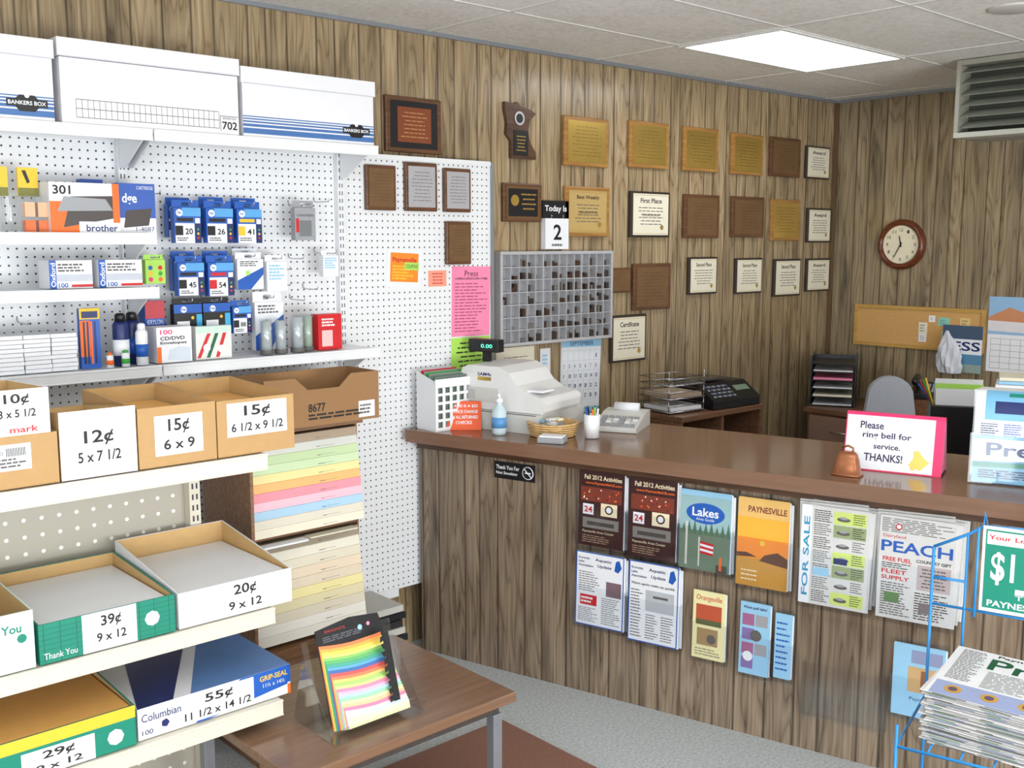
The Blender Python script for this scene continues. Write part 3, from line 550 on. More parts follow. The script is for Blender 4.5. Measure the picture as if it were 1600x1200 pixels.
# flyers on pegboard
def flyer(name,lab,x0,z1,x1,z0,Y,m,paint,roty=0,cat='flyer',th=.0015):
    w=(x1-x0)/2;h=(z1-z0)/2; b=B(Matrix.Rotation(math.radians(roty),4,'Y')); b.box(-w,w,-th,0,-h,h,m); paint(b,w,h,-th-.0006); return b.mk(name,label=lab,cat=cat,loc=((x0+x1)/2,Y-.0005,(z0+z1)/2))
flyer('flyer','white and orange flyer with green sticker',2.59,1.79,2.77,1.63,3.645,white,lambda b,w,h,y:(b.q(-w*.82,w*.82,-h*.7,h*.84,y,M('flyer_orange',(245,140,40),.5)),b.t('Paynesville',-w*.7,w*.7,h*.3,h*.6,y-.0005,red,True),b.rows(-w*.7,w*.6,-h*.6,h*.2,5,y-.0005,yellow),b.q(w*.0,w*.85,-h*.05,h*.35,y-.001,lgreen),b.t('COUPONS',w*.08,w*.78,h*.05,h*.25,y-.0014,dink)),3)
flyer('notice_card','small salmon pink notice card',2.81,1.70,2.91,1.63,3.645,M('salmon',(245,160,135),.6),lambda b,w,h,y:b.rows(-w*.8,w*.8,-h*.8,h*.8,4,y,red,True,.3))
flyer('price_sheet','pink printed price sheet pinned to pegboard',2.94,1.715,3.165,1.40,3.645,pink,lambda b,w,h,y:(b.t('Press',-w*.35,w*.35,h*.72,h*.88,y,dink),b.t('COPIES & OFFICE SUPPLY ITEMS',-w*.85,w*.85,h*.62,h*.68,y,dink,True),b.rows(-w*.85,w*.85,-h*.9,h*.55,16,y,M('maroon_print',(165,70,100),.6),False,.3)),1)
flyer('notice_sheet','lime green printed notice sheet',2.935,1.395,3.165,1.24,3.645,lgreen,lambda b,w,h,y:b.rows(-w*.8,w*.8,-h*.8,h*.8,6,y,dink,True,.3),0)
# Today is calendar
e=E('tear_off_calendar','day calendar with black header and white date sheet','calendar',(3.645,WY-.0005,1.91))
B().box(-.09,.09,-.02,0,.03,.115,blackp).t('Today Is',-.075,.075,.055,.092,-.0206,white,True).mk('header',e)
B().box(-.08,.08,-.03,-.0,-.12,.029,white).t('2',-.025,.03,-.075,.0,-.0306,black,True).rows(-.04,.04,-.11,-.09,1,-.0306,ink,True).mk('date_sheet',e)
for rx_ in (-.04,.04): B().tube([(rx_,-.02,.025),(rx_,-.035,.04),(rx_,-.02,.05)],.003,chrome).mk('ring',e)
# type case
e=E('printers_type_case','grey wooden compartment tray filled with small metal blocks','display case',(3.65,WY-.0005,1.555))
tcm=M('grey_paint',(180,180,183),.5); W=.39;Hh=.225
b=B().box(-W,W,-.006,0,-Hh,Hh,M('case_back',(156,156,159),.6)).box(-W,W,-.045,-.0061,Hh-.015,Hh,tcm).box(-W,W,-.045,-.0061,-Hh,-Hh+.015,tcm).box(-W,-W+.015,-.045,-.0061,-Hh+.0151,Hh-.0151,tcm).box(W-.015,W,-.045,-.0061,-Hh+.0151,Hh-.0151,tcm)
b.mk('frame',e,bev=.002)
d=B()
rowz=[-Hh+.015+i*(2*Hh-.03)/7 for i in range(8)]
colx=[-W+.015+i*(2*W-.03)/14 for i in range(15)]
for z in rowz[1:-1]: d.box(-W+.0151,W-.0151,-.04,-.0062,z-.002,z+.002,tcm)
for i,x in enumerate(colx[1:-1]): d.box(x-.0045 if i%5==4 else x-.002,x+.002,-.0415,-.0063,-Hh+.0151,Hh-.0151,tcm)
d.mk('divider',e)
bl=[M('type_metal',(70,62,58),.4,.4),M('type_wood',(60,40,30),.5),M('type_grey',(120,118,116),.4,.3)]
cells=[(r,c) for r in range(7) for c in range(14)]; random.shuffle(cells); cnt=0
for r,c in cells:
    if cnt>=125: break
    if random.random()<(.6 if (c<3 or r==6) else .2): continue
    x0=colx[c]+.004;x1=colx[c+1]-.006; z0=rowz[r]+.0022
    k=random.choice((1,2,2,3)); w=(x1-x0)/k
    for j in range(k):
        if random.random()<.2: continue
        h=random.uniform(.014,.04); B().box(x0+j*w,x0+(j+.88)*w,-.036,-.007,z0,z0+h,random.choice(bl)).mk('type_block',label='small dark metal printing block in a tray',cat='printing block',loc=tuple(e.location),group='printing blocks in the compartment tray'); cnt+=1
flyer('paper_notice','cream printed notice on the panelled wall',3.27,1.32,3.52,1.11,WY,offw,lambda b,w,h,y:(b.rows(-w*.7,w*.7,-h*.7,h*.6,9,y,ink,True,.25)))
flyer('note_card','small white note card on the wall',3.56,1.30,3.63,1.17,WY,white,lambda b,w,h,y:b.rows(-w*.6,w*.6,-h*.6,h*.6,4,y,lblue))
def cal(b,w,h,y):
    b.q(-w,w,h*.8,h,y,lblue); b.t('SEPTEMBER',-w*.6,w*.6,h*.84,h*.95,y-.0006,navy)
    for r in range(6): b.q(-w*.95,w*.95,h*(.7-.27*r),h*(.7-.27*r)+.001,y,lblue)
    for c in range(8): b.q(-w*.95+c*w*1.9/7,-w*.95+c*w*1.9/7+.001,-h*.65,h*.7,y-.0001,lblue)
    k=1
    for r in range(5):
        for c in range(7):
            if r==0 and c<6: continue
            if k>30: break
            xx=-w*.93+c*w*1.9/7; zz=h*(.7-.27*(r+1)); b.t(str(k),xx+.006,xx+(.012 if k<10 else .022),zz+h*.07,zz+h*.18,y-.0006,navy,True); k+=1
    b.q(-w,w,-h,-h*.85,y,lblue)
flyer('month_calendar','blue and white monthly calendar hung on the panelling',3.70,1.33,3.99,.95,WY,white,cal,2,'calendar',.006)
# ------------------------------------------------------------ clock wall
ck=E('round_clock','round clock with brown wooden rim and cream face','clock',(RX-.0005,3.22,1.81),-90)
B().lathe([(.155,0),(.155,.02),(.145,.038),(.128,.042),(.118,.03),(.118,.02)],(0,0,0),wood('clock_rim',(120,62,32),(80,38,20),.25),40,'y').mk('rim',ck)
b=B().lathe([(0,.02),(.119,.02)],(0,0,0),M('clock_face',(236,228,200),.4),40,'y')
for i in range(12):
    a=math.radians(90-30*(i+1)); b.t(str(i+1),.09*math.cos(a)-.007-(.004 if i>8 else 0),.09*math.cos(a)+.007+(.004 if i>8 else 0),.09*math.sin(a)-.01,.09*math.sin(a)+.01,-.0212,dink)
b.mk('face',ck)
def hand(n,deg,l,w,y0): B(Matrix.Rotation(math.radians(deg),4,'Y')).prism([(-w,-.015),(w,-.015),(w*.5,l),(-w*.5,l)],y0-.0015,y0,'y',black).mk(n,ck)
hand('hour_hand',-12,.055,.0045,-.0235); hand('minute_hand',207,.085,.0035,-.0255)
cb=E('cork_board','oak framed cork notice board with pinned papers','notice board',(RX-.0005,3.095,1.3),-90)
cork=M('cork',(205,160,98),.9,var=.25,scale=150)
B().box(-.4,.4,-.008,0,-.11,.11,cork).mk('cork_panel',cb)
lo=wood('board_oak',(205,165,90),(180,140,70),.35)
B().box(-.42,.42,-.018,0,.1101,.13,lo).box(-.42,.42,-.018,0,-.13,-.1101,lo).box(-.42,-.4001,-.018,0,-.11,.11,lo).box(.4001,.42,-.018,0,-.11,.11,lo).mk('frame',cb)
for i,(x,z,w,h,m,l) in enumerate([(.17,.045,.05,.03,M('mint',(140,205,190),.6),'mint green note card'),(.04,.0,.035,.05,offw,'cream note card'),(.04,-.06,.03,.03,white,'white note card'),(.3,.04,.04,.05,M('tan_note',(225,195,130),.6),'tan note card'),(.3,-.05,.04,.03,offw,'cream note card'),(.2,-.04,.06,.04,M('pale_green_note',(190,215,190),.6),'pale green note card'),(.095,.06,.02,.02,white,'white note card')]):
    B().box(x-w/2-.01,x+w/2+.01,-.0015,0,z-h/2-.01,z+h/2+.01,m).rows(x-w/2,x+w/2,z-h/2,z+h/2,3,-.002,ink,False,.3).mk('pinned_note',label=l+' pinned on the cork board',cat='note',loc=(RX-.009,3.095,1.3),rz=-90,group='notes on the cork board')
ls=B().box(-.22,.22,-.004,0,-.02,.2,M('sky_photo',(150,190,225),.4)).poly([(-.22,-.005,.0),(.22,-.005,-.01),(.22,-.005,.13),(.05,-.005,.09),(-.1,-.005,.14),(-.22,-.005,.08)],M('canyon_photo',(205,140,100),.5)).poly([(-.22,-.0055,.0),(.22,-.0055,-.01),(.22,-.0055,.05),(-.22,-.0055,.06)],M('snow_photo',(225,222,225),.5)).box(-.22,.22,-.004,0,-.24,-.0201,white)
for r in range(6): ls.q(-.2,.2,-.22+.035*r,-.2185+.035*r,-.005,ink)
for c in range(8): ls.q(-.2+c*.057,-.1985+c*.057,-.22,-.045,-.0051,ink)
ls.mk('photo_calendar',label='calendar with red rock landscape photo on the panelling',cat='calendar',loc=(RX-.0005,2.44,1.31),rz=-90)
B().box(-.12,.12,-.004,0,-.14,.14,M('lake_photo',(90,140,175),.4)).q(-.12,.12,-.03,.06,-.0046,white).t('ESS',-.06,.11,-.01,.045,-.0052,navy,True).q(-.12,.12,.0601,.14,-.0046,M('night_photo',(70,90,115),.4)).q(-.12,.12,-.14,-.09,-.0046,M('shore_photo',(150,170,160),.4)).mk('poster',label='blue and white scenic poster on the panelled wall',cat='poster',loc=(RX-.019,2.80,1.19),rz=-90)
# ------------------------------------------------------------ back desk
dk=E('office_desk','dark wood office desk with side drawers','desk',(5.6,3.5,0),-90)
dm=wood('desk_wood',(136,98,74),(104,72,54),.3); drw=M('drawer_taupe',(140,112,96),.4)
B().box(0,1.9,0,.59,.79,.82,dm).mk('desktop',dk,bev=.003)
for a0,a1 in ((.02,.5),(1.4,1.88)): B().box(a0,a1,.02,.57,0,.7895,dm).mk('pedestal',dk)
for k in range(3):
    dr=B().box(.04,.48,.0,.0195,.06+.245*k,.285+.245*k,drw).mk('drawer',dk,bev=.003)
    B().tube([(.2,0,.2+.245*k),(.2,-.02,.2+.245*k),(.32,-.02,.2+.245*k),(.32,0,.2+.245*k)],.004,chrome).mk('handle',dr)
tt=E('letter_tray_tower','stacked black plastic letter trays with papers','letter trays',(5.66,3.50,.821),-62)
for k in range(6):
    z=.004+k*.052
    B().box(0,.27,0,.3,z,z+.004,blackp).box(0,.005,0,.3,z+.004,z+.03,blackp).box(.265,.27,0,.3,z+.004,z+.03,blackp).box(.005,.265,.295,.3,z+.004,z+.03,blackp).mk('tray',tt)
for (a0,c0) in ((-.0005,.02),(.2605,.02),(-.0005,.27),(.2605,.27)): B().box(a0,a0+.01,c0,c0+.02,0,.31,blackp).mk('support_post',tt)
for k in range(5):
    B().box(.02,.25,.005,.28,.0085+k*.052,.015+k*.052+(.006 if k%2 else 0),[white,offw,white,pink,white][k]).mk('paper_stack',label='stack of %s paper in a black letter tray'%['white','cream','white','pink','white'][k],cat='paper',loc=(5.66,3.50,.821),rz=-62,group='papers in letter trays')
# phone
B().box(5.74,6.0,2.64,2.94,.8205,.92,dm).mk('desk_riser',label='small dark wood riser box on the desk',cat='riser')
ph=E('desk_phone','black desk telephone with handset and cord','telephone',(5.76,2.90,.921),-70)
B().prism([(0,0),(.2,0),(.2,.08),(.0,.03)],0,.2,'x',blackp).mk('phone_base',ph,bev=.004)
B().tube([(.02,.03,.09),(.02,.06,.105),(.02,.14,.115),(.02,.18,.11)],.018,blackp,8).mk('handset',ph)
b=B(Matrix.Translation((0,0,.001)))
for i in range(3):
    for j in range(4): b.box(.08+i*.03,.1+i*.03,.04+j*.03,.058+j*.03,.04+.0075*j,.052+.0075*j,greyp)
b.mk('keypad',ph)
# chair
oc=E('office_chair','grey upholstered office swivel chair','chair',(5.24,2.70,0),130)
gf=M('grey_fabric',(168,172,180),.9,var=.1,scale=80)
prof=[]
for i in range(13):
    a=math.pi*i/12; prof.append((-.12*math.cos(a),.98+.11*math.sin(a)))
B().prism(prof+[(.17,.62),(-.17,.62)],-.24,-.18,'y',gf,True).mk('backrest',oc,bev=.015)
B().box(-.2,.2,-.2,.2,.42,.5,gf).mk('seat',oc,bev=.03)
B().box(-.03,.03,-.26,-.24,.4,.65,blackp).box(-.03,.03,-.2399,-.1,.38,.41,blackp).mk('back_support',oc)
B().lathe([(.0,.06),(.03,.06),(.025,.42),(0,.42)],(0,0,0),blackp,12).mk('column',oc)
for k in range(5):
    a=2*math.pi*k/5
    B().tube([(0,0,.09),(.24*math.cos(a),.24*math.sin(a),.06)],.016,blackp,8).lathe([(0,-.03),(.03,-.03),(.03,.03),(0,.03)],(.24*math.cos(a),.24*math.sin(a),.03),blackp,12,'y').mk('caster_leg',oc)
# cabinet against back wall
kb=E('storage_cabinet','brown wood cabinet with open front shelf','cabinet',(4.2,3.33,0))
B().box(0,.72,0,.385,.9,.93,dm).mk('cabinet_top',kb,bev=.003)
B().box(0,.02,.01,.385,0,.8995,dm).box(.70,.72,.01,.385,0,.8995,dm).box(.0201,.6999,.365,.385,0,.8995,dm).box(.0201,.6999,.01,.3649,.45,.47,dm).box(.35,.37,.01,.3649,.4701,.8995,dm).mk('cabinet_body',kb)
for k in range(3): B().box(4.25+.1*k,4.33+.1*k-(.03 if k==2 else 0),3.36,3.6,.471,.72-.04*k,[lgreen,white,greyp][k]).mk('binder',label='paper binder standing on the cabinet shelf',cat='binder',group='binders in the cabinet')
wt=E('wire_letter_tray','chrome wire letter trays stacked on the cabinet','letter trays',(4.21,3.42,.931),-8)
for k in range(3):
    b=B(); z=.01+k*.07
    for i in range(8): b.tube([(.0+i*.035,0,z),(i*.035,.24,z)],.0016,chrome,5)
    b.tube([(0,0,z),(.25,0,z),(.25,.24,z),(0,.24,z),(0,0,z)],.003,chrome); b.tube([(0,0,z+.035),(.25,0,z+.035),(.25,.24,z+.035),(0,.24,z+.035),(0,0,z+.035)],.0025,chrome)
    b.tube([(0,.01,z-.008),(0,.01,z+.07)],.003,chrome); b.tube([(.25,.01,z-.008),(.25,.01,z+.07)],.003,chrome); b.mk('wire_tray',wt)
for k in range(2): B().box(.015,.235,.01,.22,.014+k*.07,.014+k*.07+.02,[white,M('brown_folder',(170,150,130),.6),white][k]).mk('paper_stack',label='stack of papers in a wire tray',cat='paper',loc=(4.21,3.42,.931),rz=-8,group='papers in wire trays')
sc=E('postal_scale','black electronic weighing scale with keypad front','scale',(4.50,3.36,.931),-5)
B().prism([(0,0),(.3,0),(.3,.13),(.12,.13),(0,.05)],0,.38,'x',blackp).mk('scale_body',sc,bev=.005)
B().box(-.02,.26,.12,.3,.1385,.15,M('steel_platter',(90,92,96),.25,.8)).mk('weighing_platter',sc,bev=.003)
b=B(); sl=Matrix.Translation((0,0,.0505))@Matrix.Rotation(math.atan2(.08,.12),4,'X'); b.T=sl
for i in range(9):
    for j in range(4): b.box(.03+i*.02,.042+i*.02,.02+j*.027,.033+j*.027,0,.003,[greyp,M('key_grey',(110,112,116),.5),greyp,M('key_blue',(80,100,130),.5)][(i+j)%4])
b.box(.24,.35,.06,.10,0,.003,M('lcd_green',(120,140,120),.3)); b.mk('keypad',sc)
# ------------------------------------------------------------ countertop items
CT=1.0205
fh=E('mesh_file_holder','white plastic lattice file holder with folders','file holder',(2.70,3.46,CT))
b=B(); wp=M('white_plastic',(238,240,242),.35,var=.02)
for z in [0.004,.041,.078,.115,.152]: b.box(0.012,.198,0.0008,.0035,z,z+.012,wp)
b.box(0,.21,0,.004,.188,.225,wp)
for i in range(6): b.box(i*.0392,i*.0392+.014,0,.0045,0.0035,.187,wp)
b.box(0,.21,.13,.134,0,.25,wp).prism([(0.0046,0.0035),(.1299,0.0035),(.1299,.25),(0.0046,.215)],0,.004,'x',wp).box(0,.21,0,.134,0,.003,wp)
for z in [0.004,.041,.078,.115,.152]: b.box(.2068,.2095,0.0047,.1298,z,z+.012,wp)
b.box(.206,.21,0.0047,.1298,.188,.225,wp)
for yy in [.034,.068,.1]: b.box(.206,.2102,yy,yy+.012,0.0035,.187,wp)
b.mk('lattice_body',fh)
for k in range(6): B().box(.008,.2,.015+k*.018,.02+k*.018,.005,.235+.004*k,[M('folder_grey',(104,118,108),.6),M('folder_green',(110,135,112),.6),greyp,green,greyp,red][k]).mk('file_folder',label='hanging file folder in the lattice holder',cat='folder',loc=(2.70,3.46,CT),group='folders in the file holder')
# orange sign
osn=E('tent_sign','orange tent card sign with white lettering','sign',(2.765,3.47,CT),-41)
ors=M('sign_orange',(238,92,34),.5)
b=B().prism([(0,0),(.002,0),(.042,.12),(.04,.12)],0,.15,'x',ors).prism([(.08,0),(.082,0),(.042,.12),(.04,.12)],0,.15,'x',ors)
b.T=Matrix.Rotation(-math.atan2(.04,.12),4,'X')
for i,l in enumerate(['THERE IS A $25','SERVICE CHARGE','ON ALL RETURNED','CHECKS']): b.t(l,.015 if i<3 else .04,.135 if i<3 else .11,.098-i*.024,.112-i*.024,-.001,white,True)
b.mk('card',osn)
# cash register
rg=E('cash_register','white electronic cash register with customer display','cash register',CWp(.17,.10,CT),CA)
rw=M('register_white',(226,226,224),.4,var=.02); rg2=M('register_cream',(208,207,202),.4,var=.02)
B().box(0,.42,0,.40,0,.085,rg2).box(.01,.41,-.001,-.0001,.078,.082,ink).mk('cash_drawer',rg,bev=.004)
B().prism([(.0,.087),(.0,.19),(.03,.262),(.06,.275),(.22,.275),(.27,.25),(.31,.2),(.36,.17),(.43,.155),(.45,.14),(.44,.087)],.01,.32,'y',rw,False).mk('register_body',rg,bev=.012)
B().box(.02,.22,.005,.0095,.12,.18,rg2).box(.03,.1,.002,.0049,.13,.17,M('vent_grey',(185,183,178),.5)).t('SAM4s',.11,.18,.232,.247,.009,navy,True).box(.11,.18,.0085,.0098,.212,.228,gold).mk('back_panel',rg)
B().box(.30,.42,.04,.14,.172,.182,white).mk('paper_roll_cover',rg,bev=.004)
B().box(.04,.07,.15,.18,.275,.3175,blackp).mk('display_post',rg)
B().box(-.03,.13,.14,.19,.318,.375,blackp).q(-.015,.115,.332,.36,.139,M('display_glass',(8,20,18),.1)).t('0.00',.04,.1,.338,.354,.138,M('display_digits',(90,240,190),.4,emit=2.)).mk('customer_display',rg,bev=.004)
# sanitizer
hs=E('sanitizer_bottle','clear hand sanitizer pump bottle with label','bottle',CWp(.44,.035,CT))
B().lathe([(0,0),(.028,0),(.031,.01),(.031,.1),(.02,.118),(.013,.125),(.013,.135)],(0,0,0),M('clear_gel',(196,214,220),.1),20).mk('bottle_body',hs)
B().lathe([(.0316,.03),(.0318,.03),(.0318,.075),(.0316,.075)],(0,0,0),M('label_blue',(90,150,205),.4),20).mk('bottle_label',hs)
B().lathe([(0,.135),(.016,.135),(.016,.15),(.006,.152),(.006,.175),(0,.175)],(0,0,0),white,14).tube([(0,0,.172),(-.02,-.02,.176),(-.035,-.035,.168)],.005,white,8).mk('pump',hs)
# basket
bk=E('wicker_basket','small round woven wicker basket with supplies','basket',CWp(.64,.14,CT))
wk=M('wicker',(212,175,118),.7,var=.35,scale=60,bump=.8)
b=B(); b.lathe([(0,.003),(.09,.003),(.103,.058),(.097,.058),(.085,.01)],(0,0,0),wk,28)
for k in range(6):
    r=.092+.0025*k; b.tube([((r+.003*math.cos(14*t))*math.cos(t),(r+.003*math.cos(14*t))*math.sin(t),.006+k*.0098) for t in [2*math.pi*i/56 for i in range(57)]],.0045,wk,5)
b.mk('basket_body',bk)
for k in range(14):
    a=random.uniform(0,6.28);r=random.uniform(0,.05)
    B().box(-.02,.02,-.012,.012,0,.008,[white,offw,lblue,greyp][k%4]).mk('supply_packet',label='small packet lying in the wicker basket',cat='packet',loc=(bk.location[0]+r*math.cos(a),bk.location[1]+r*math.sin(a),CT+.02+.0035*k),rz=random.uniform(0,180),group='packets in the basket')
B().box(-.055,.055,-.035,.035,0,.022,greyp).box(-.05,.05,-.03,.03,.0221,.03,white).mk('tape_device',label='small grey and white plastic desk device',cat='device',loc=CWp(.72,.0,CT),rz=-60,bev=.006)
# pen cup
pcu=E('pen_cup','white plastic pen cup','cup',CWp(.81,.17,CT))
B().lathe([(0,.003),(.03,.003),(.034,.1),(.031,.1),(.028,.008),(0,.008)],(0,0,0),wp,20).mk('cup_body',pcu)
for k,(m,a) in enumerate([(lgreen,.3),(blackp,1.5),(blue,2.6),(orange,4.),(white,5.2)]):
    dx,dy=math.cos(a),math.sin(a); L=CWp(.81,.17,CT)
    B().tube([(dx*.008,dy*.008,.012),(dx*.026,dy*.026,.125)],.004,m,8).tube([(dx*.026,dy*.026,.125),(dx*.027,dy*.027,.133)],.002,blackp,6).mk('pen',label='%s pen standing in the white cup'%['lime green','black','blue','orange','white'][k],cat='pen',loc=L,group='pens in the cup')
# calculator
cl=E('printing_calculator','beige desktop printing calculator','calculator',CWp(.74,.31,CT),CA+12)
B().prism([(0,0),(.25,0),(.25,.07),(.17,.065),(.0,.02)],0,.19,'x',rg2).mk('calculator_body',cl,bev=.005)
b=B(Matrix.Translation((0,0,.021))@Matrix.Rotation(math.atan2(.045,.17),4,'X'))
for i in range(6):
    for j in range(4): b.box(.015+i*.028,.036+i*.028,.015+j*.027,.034+j*.027,0,.006,[greyp,white,rg2][(i*j)%3])
b.mk('keys',cl)
B().tube([(.04,.21,.08),(.15,.21,.08)],.02,white,14).mk('paper_roll',cl)
# bell sign
bs=E('bell_sign','white tent sign with pink border asking to ring bell','sign',CWp(1.84,.15,CT),CA+3)
b=B().prism([(0,0),(.003,0),(.045,.19),(.042,.19)],0,.33,'x',hotpink).prism([(.14,0),(.143,0),(.073,.19),(.07,.19)],.0,.33,'x',pink).prism([(.042,.1905),(.073,.1905),(.066,.2),(.049,.2)],0,.33,'x',hotpink).prism([(.0035,.01),(.1395,.01),(.072,.185),(.0455,.185)],.329,.33,'x',pink)
b.T=Matrix.Rotation(-math.atan2(.042,.19),4,'X'); y=-.0008
b.q(.004,.300,.004,.1945,y,white); y=-.0014
pur=M('purple_print',(52,38,80),.5)
b.t('Please',.05,.13,.148,.174,y,pur,True); b.t('ring bell for',.06,.225,.110,.138,y,pur,True); b.t('service.',.1,.19,.078,.097,y,pur,True); b.t('THANKS!',.07,.20,.034,.062,y,pur,True)
b.poly([(.22,y,.03),(.26,y,.015),(.29,y,.045),(.27,y,.06),(.25,y,.085),(.235,y,.08),(.235,y,.055)],gold); b.disc(.235,.022,.008,y-.0004,gold,10)
b.mk('card',bs)
cw=E('cowbell','copper cowbell with loop handle','bell',CWp(1.885,.04,CT),CA)
cop=M('copper',(165,106,72),.3,.7,var=.1)
b=B(); vs=[];fs=[]
rings=[(.052,.037,0.),(.052,.037,.006),(.046,.033,.008),(.037,.025,.055),(.032,.02,.074),(.025,.014,.082),(.01,.006,.085)]
for (a_,c_,z_) in rings:
    for k in range(20):
        t=2*math.pi*k/20; cx_=math.copysign(abs(math.cos(t))**.45,math.cos(t)); sy_=math.copysign(abs(math.sin(t))**.45,math.sin(t)); vs.append((a_*cx_,c_*sy_,z_))
for r in range(len(rings)-1):
    for k in range(20): fs.append((r*20+k,r*20+(k+1)%20,(r+1)*20+(k+1)%20,(r+1)*20+k))
fs.append(tuple(range(19,-1,-1))); fs.append(tuple((len(rings)-1)*20+k for k in range(20)))
b.add(vs,fs,cop,True); b.mk('bell_body',cw)
B().tube([(-.018,0,.078),(-.018,0,.096),(0,0,.103),(.018,0,.096),(.018,0,.078)],.004,cop,8).mk('handle',cw)
# flyer holder at the right
fl=E('flyer_holder','clear plastic counter holder with printed newspapers','display holder',CWp(2.26,.13,CT),CA+6)
B().prism([(0,0),(.2,0),(.2,.004),(0,.004)],0,.34,'x',clear).prism([(.0,.0041),(.003,.0041),(.02,.17),(.017,.17)],0,.34,'x',clear).prism([(.12,.0041),(.123,.0041),(.16,.3),(.157,.3)],0,.34,'x',clear).mk('holder_body',fl)
NPF=M('newsprint',(214,214,212),.8)
for k in range(4):
    b=B(Matrix.Translation((.01+.004*k,.012+k*.02,.006))@Matrix.Rotation(math.radians(-6),4,'X'))
    prof=[(.006*math.sin(math.pi*i/8),.21*i/8) for i in range(9)]+[(.08*(1-math.cos(a)),.21+.10*math.sin(a)) for a in [math.pi/2*i/7 for i in range(1,8)]]
    def sheet(pf,off,x0,x1,m,bb=b):
        vs=[(x0,p[0]-off,p[1]) for p in pf]+[(x1,p[0]-off,p[1]) for p in pf]; nn=len(pf)
        bb.add(vs,[(i,i+nn,i+nn+1,i+1) for i in range(nn-1)],m,True)
    back=[(p[0]+.0015,p[1]-.001) for p in reversed(prof)]
    b.prism(prof+back,0,.31,'x',[white,NPF][k%2],True)
    if k==0:
        sheet(prof[:7],.0008,0,.31,M('sky_blue_print',(120,180,215),.2)); sheet(prof[8:15],.0008,.03,.28,M('sky_blue_print',(120,180,215),.2)); sheet(prof[9:12],.0014,.06,.2,navy); sheet(prof[12:14],.0014,.1,.26,teal)
        b.poly([(0,-.003,.07),(.31,-.003,.085),(.31,-.003,.15),(0,-.003,.145)],white); b.t('Press',.04,.26,.09,.135,-.0034,navy,True); b.poly([(0,-.0031,.05),(.31,-.0031,.06),(.31,-.0031,.075),(0,-.0031,.066)],teal)
        for r in range(4): b.rows(.02+.07*r,.08+.07*r,.155,.2,6,-.0036,[navy,blue][r%2],False,.35)
        b.rows(.02,.29,.014,.045,4,-.0034,navy); b.disc(.22,.175,.018,-.0038,white,14)
    b.mk('newspaper',label='folded newspaper curling over in the plastic holder',cat='newspaper',loc=CWp(2.26,.13,CT),rz=CA+6,group='newspapers in the counter holder')
# things behind the counter to the right
og=E('desk_organizer','black mesh organizer holding papers and pens','organizer',(4.70,2.28,0),-60)
B().box(0,.3,0,.25,0,.7995,dm).mk('stand',og)
B().box(.02,.28,.03,.22,.80,1.06,blackp).mk('organizer_body',og,bev=.004)
for k in range(5): B().box(.04,.25,.05+k*.03,.053+k*.03,1.061,1.14+.02*(k%3),[white,lgreen,white,offw,lblue][k]).mk('document',label='paper standing in the black organizer',cat='paper',loc=(4.70,2.28,0),rz=-60,group='papers in the organizer')
for k in range(4): B().tube([(.03,.04+.01*k,1.06),(-.01-.01*k,.02+.01*k,1.19-.01*k)],.004,[yellow,green,red,blue][k],8).mk('pencil',label='coloured pencil standing at the organizer',cat='pencil',loc=(4.70,2.28,0),rz=-60,group='pencils in the organizer')
bag=B(); vs=[];fs=[]
rg_=[(.02,-.11),(.06,-.10),(.072,-.06),(.068,.0),(.058,.05),(.04,.09),(.02,.12),(.008,.15)]
for (r,h) in rg_:
    for k in range(18):
        a=2*math.pi*k/18; rr=r*(1+.2*math.sin(5*a+h*30)); vs.append((rr*math.cos(a)*.6,rr*math.sin(a)+h*.12,h))
for i in range(len(rg_)-1):
    for k in range(18): fs.append((i*18+k,i*18+(k+1)%18,(i+1)*18+(k+1)%18,(i+1)*18+k))
bag.add(vs,fs,M('white_plastic_bag',(206,210,218),.3),False)
bag.mk('plastic_bag',label='white plastic bag hanging on the panelled wall',cat='bag',loc=(6.12,2.85,1.15))
pf=E('paper_pile_shelf','desk-side shelf with piled office papers','shelf',(4.25,1.82,0),-68)
B().box(0,.6,.0,.25,0,1.04,dm).mk('shelf_body',pf)
for k in range(16): 
    j=random.uniform(-.015,.015); B().box(.04+j,.45+j,.02,.23,1.041+k*.015,1.054+k*.015,[white,white,lblue,offw][k%4]).mk('paper_ream',label='loose white office paper in a pile',cat='paper',loc=(4.25,1.82,0),rz=-68+j*150,group='office papers in a pile')
# ------------------------------------------------------------ no smoking sign
ns=B().box(.44,.64,-.0035,-.0,.843,.915,blackp); y=-.0042
ns.t('Thank You For',.45,.565,.883,.90,y,white,True); ns.t('Not Smoking',.45,.555,.858,.874,y,white,True)
ns.lathe([(.024,.0),(.028,.001),(.024,.002)],(.606,-.0035,.879),white,24,'y'); T0=ns.T; ns.q(.592,.62,.876,.882,y,white)
ns.T=Matrix.Translation((.606,0,.879))@Matrix.Rotation(math.radians(45),4,'Y'); ns.q(-.025,.025,-.0025,.0025,y-.0006,white); ns.T=T0
ns.mk('no_smoking_sign',label='black sign with white no smoking symbol and words',cat='sign',loc=(2.72,3.66,0),rz=CA)
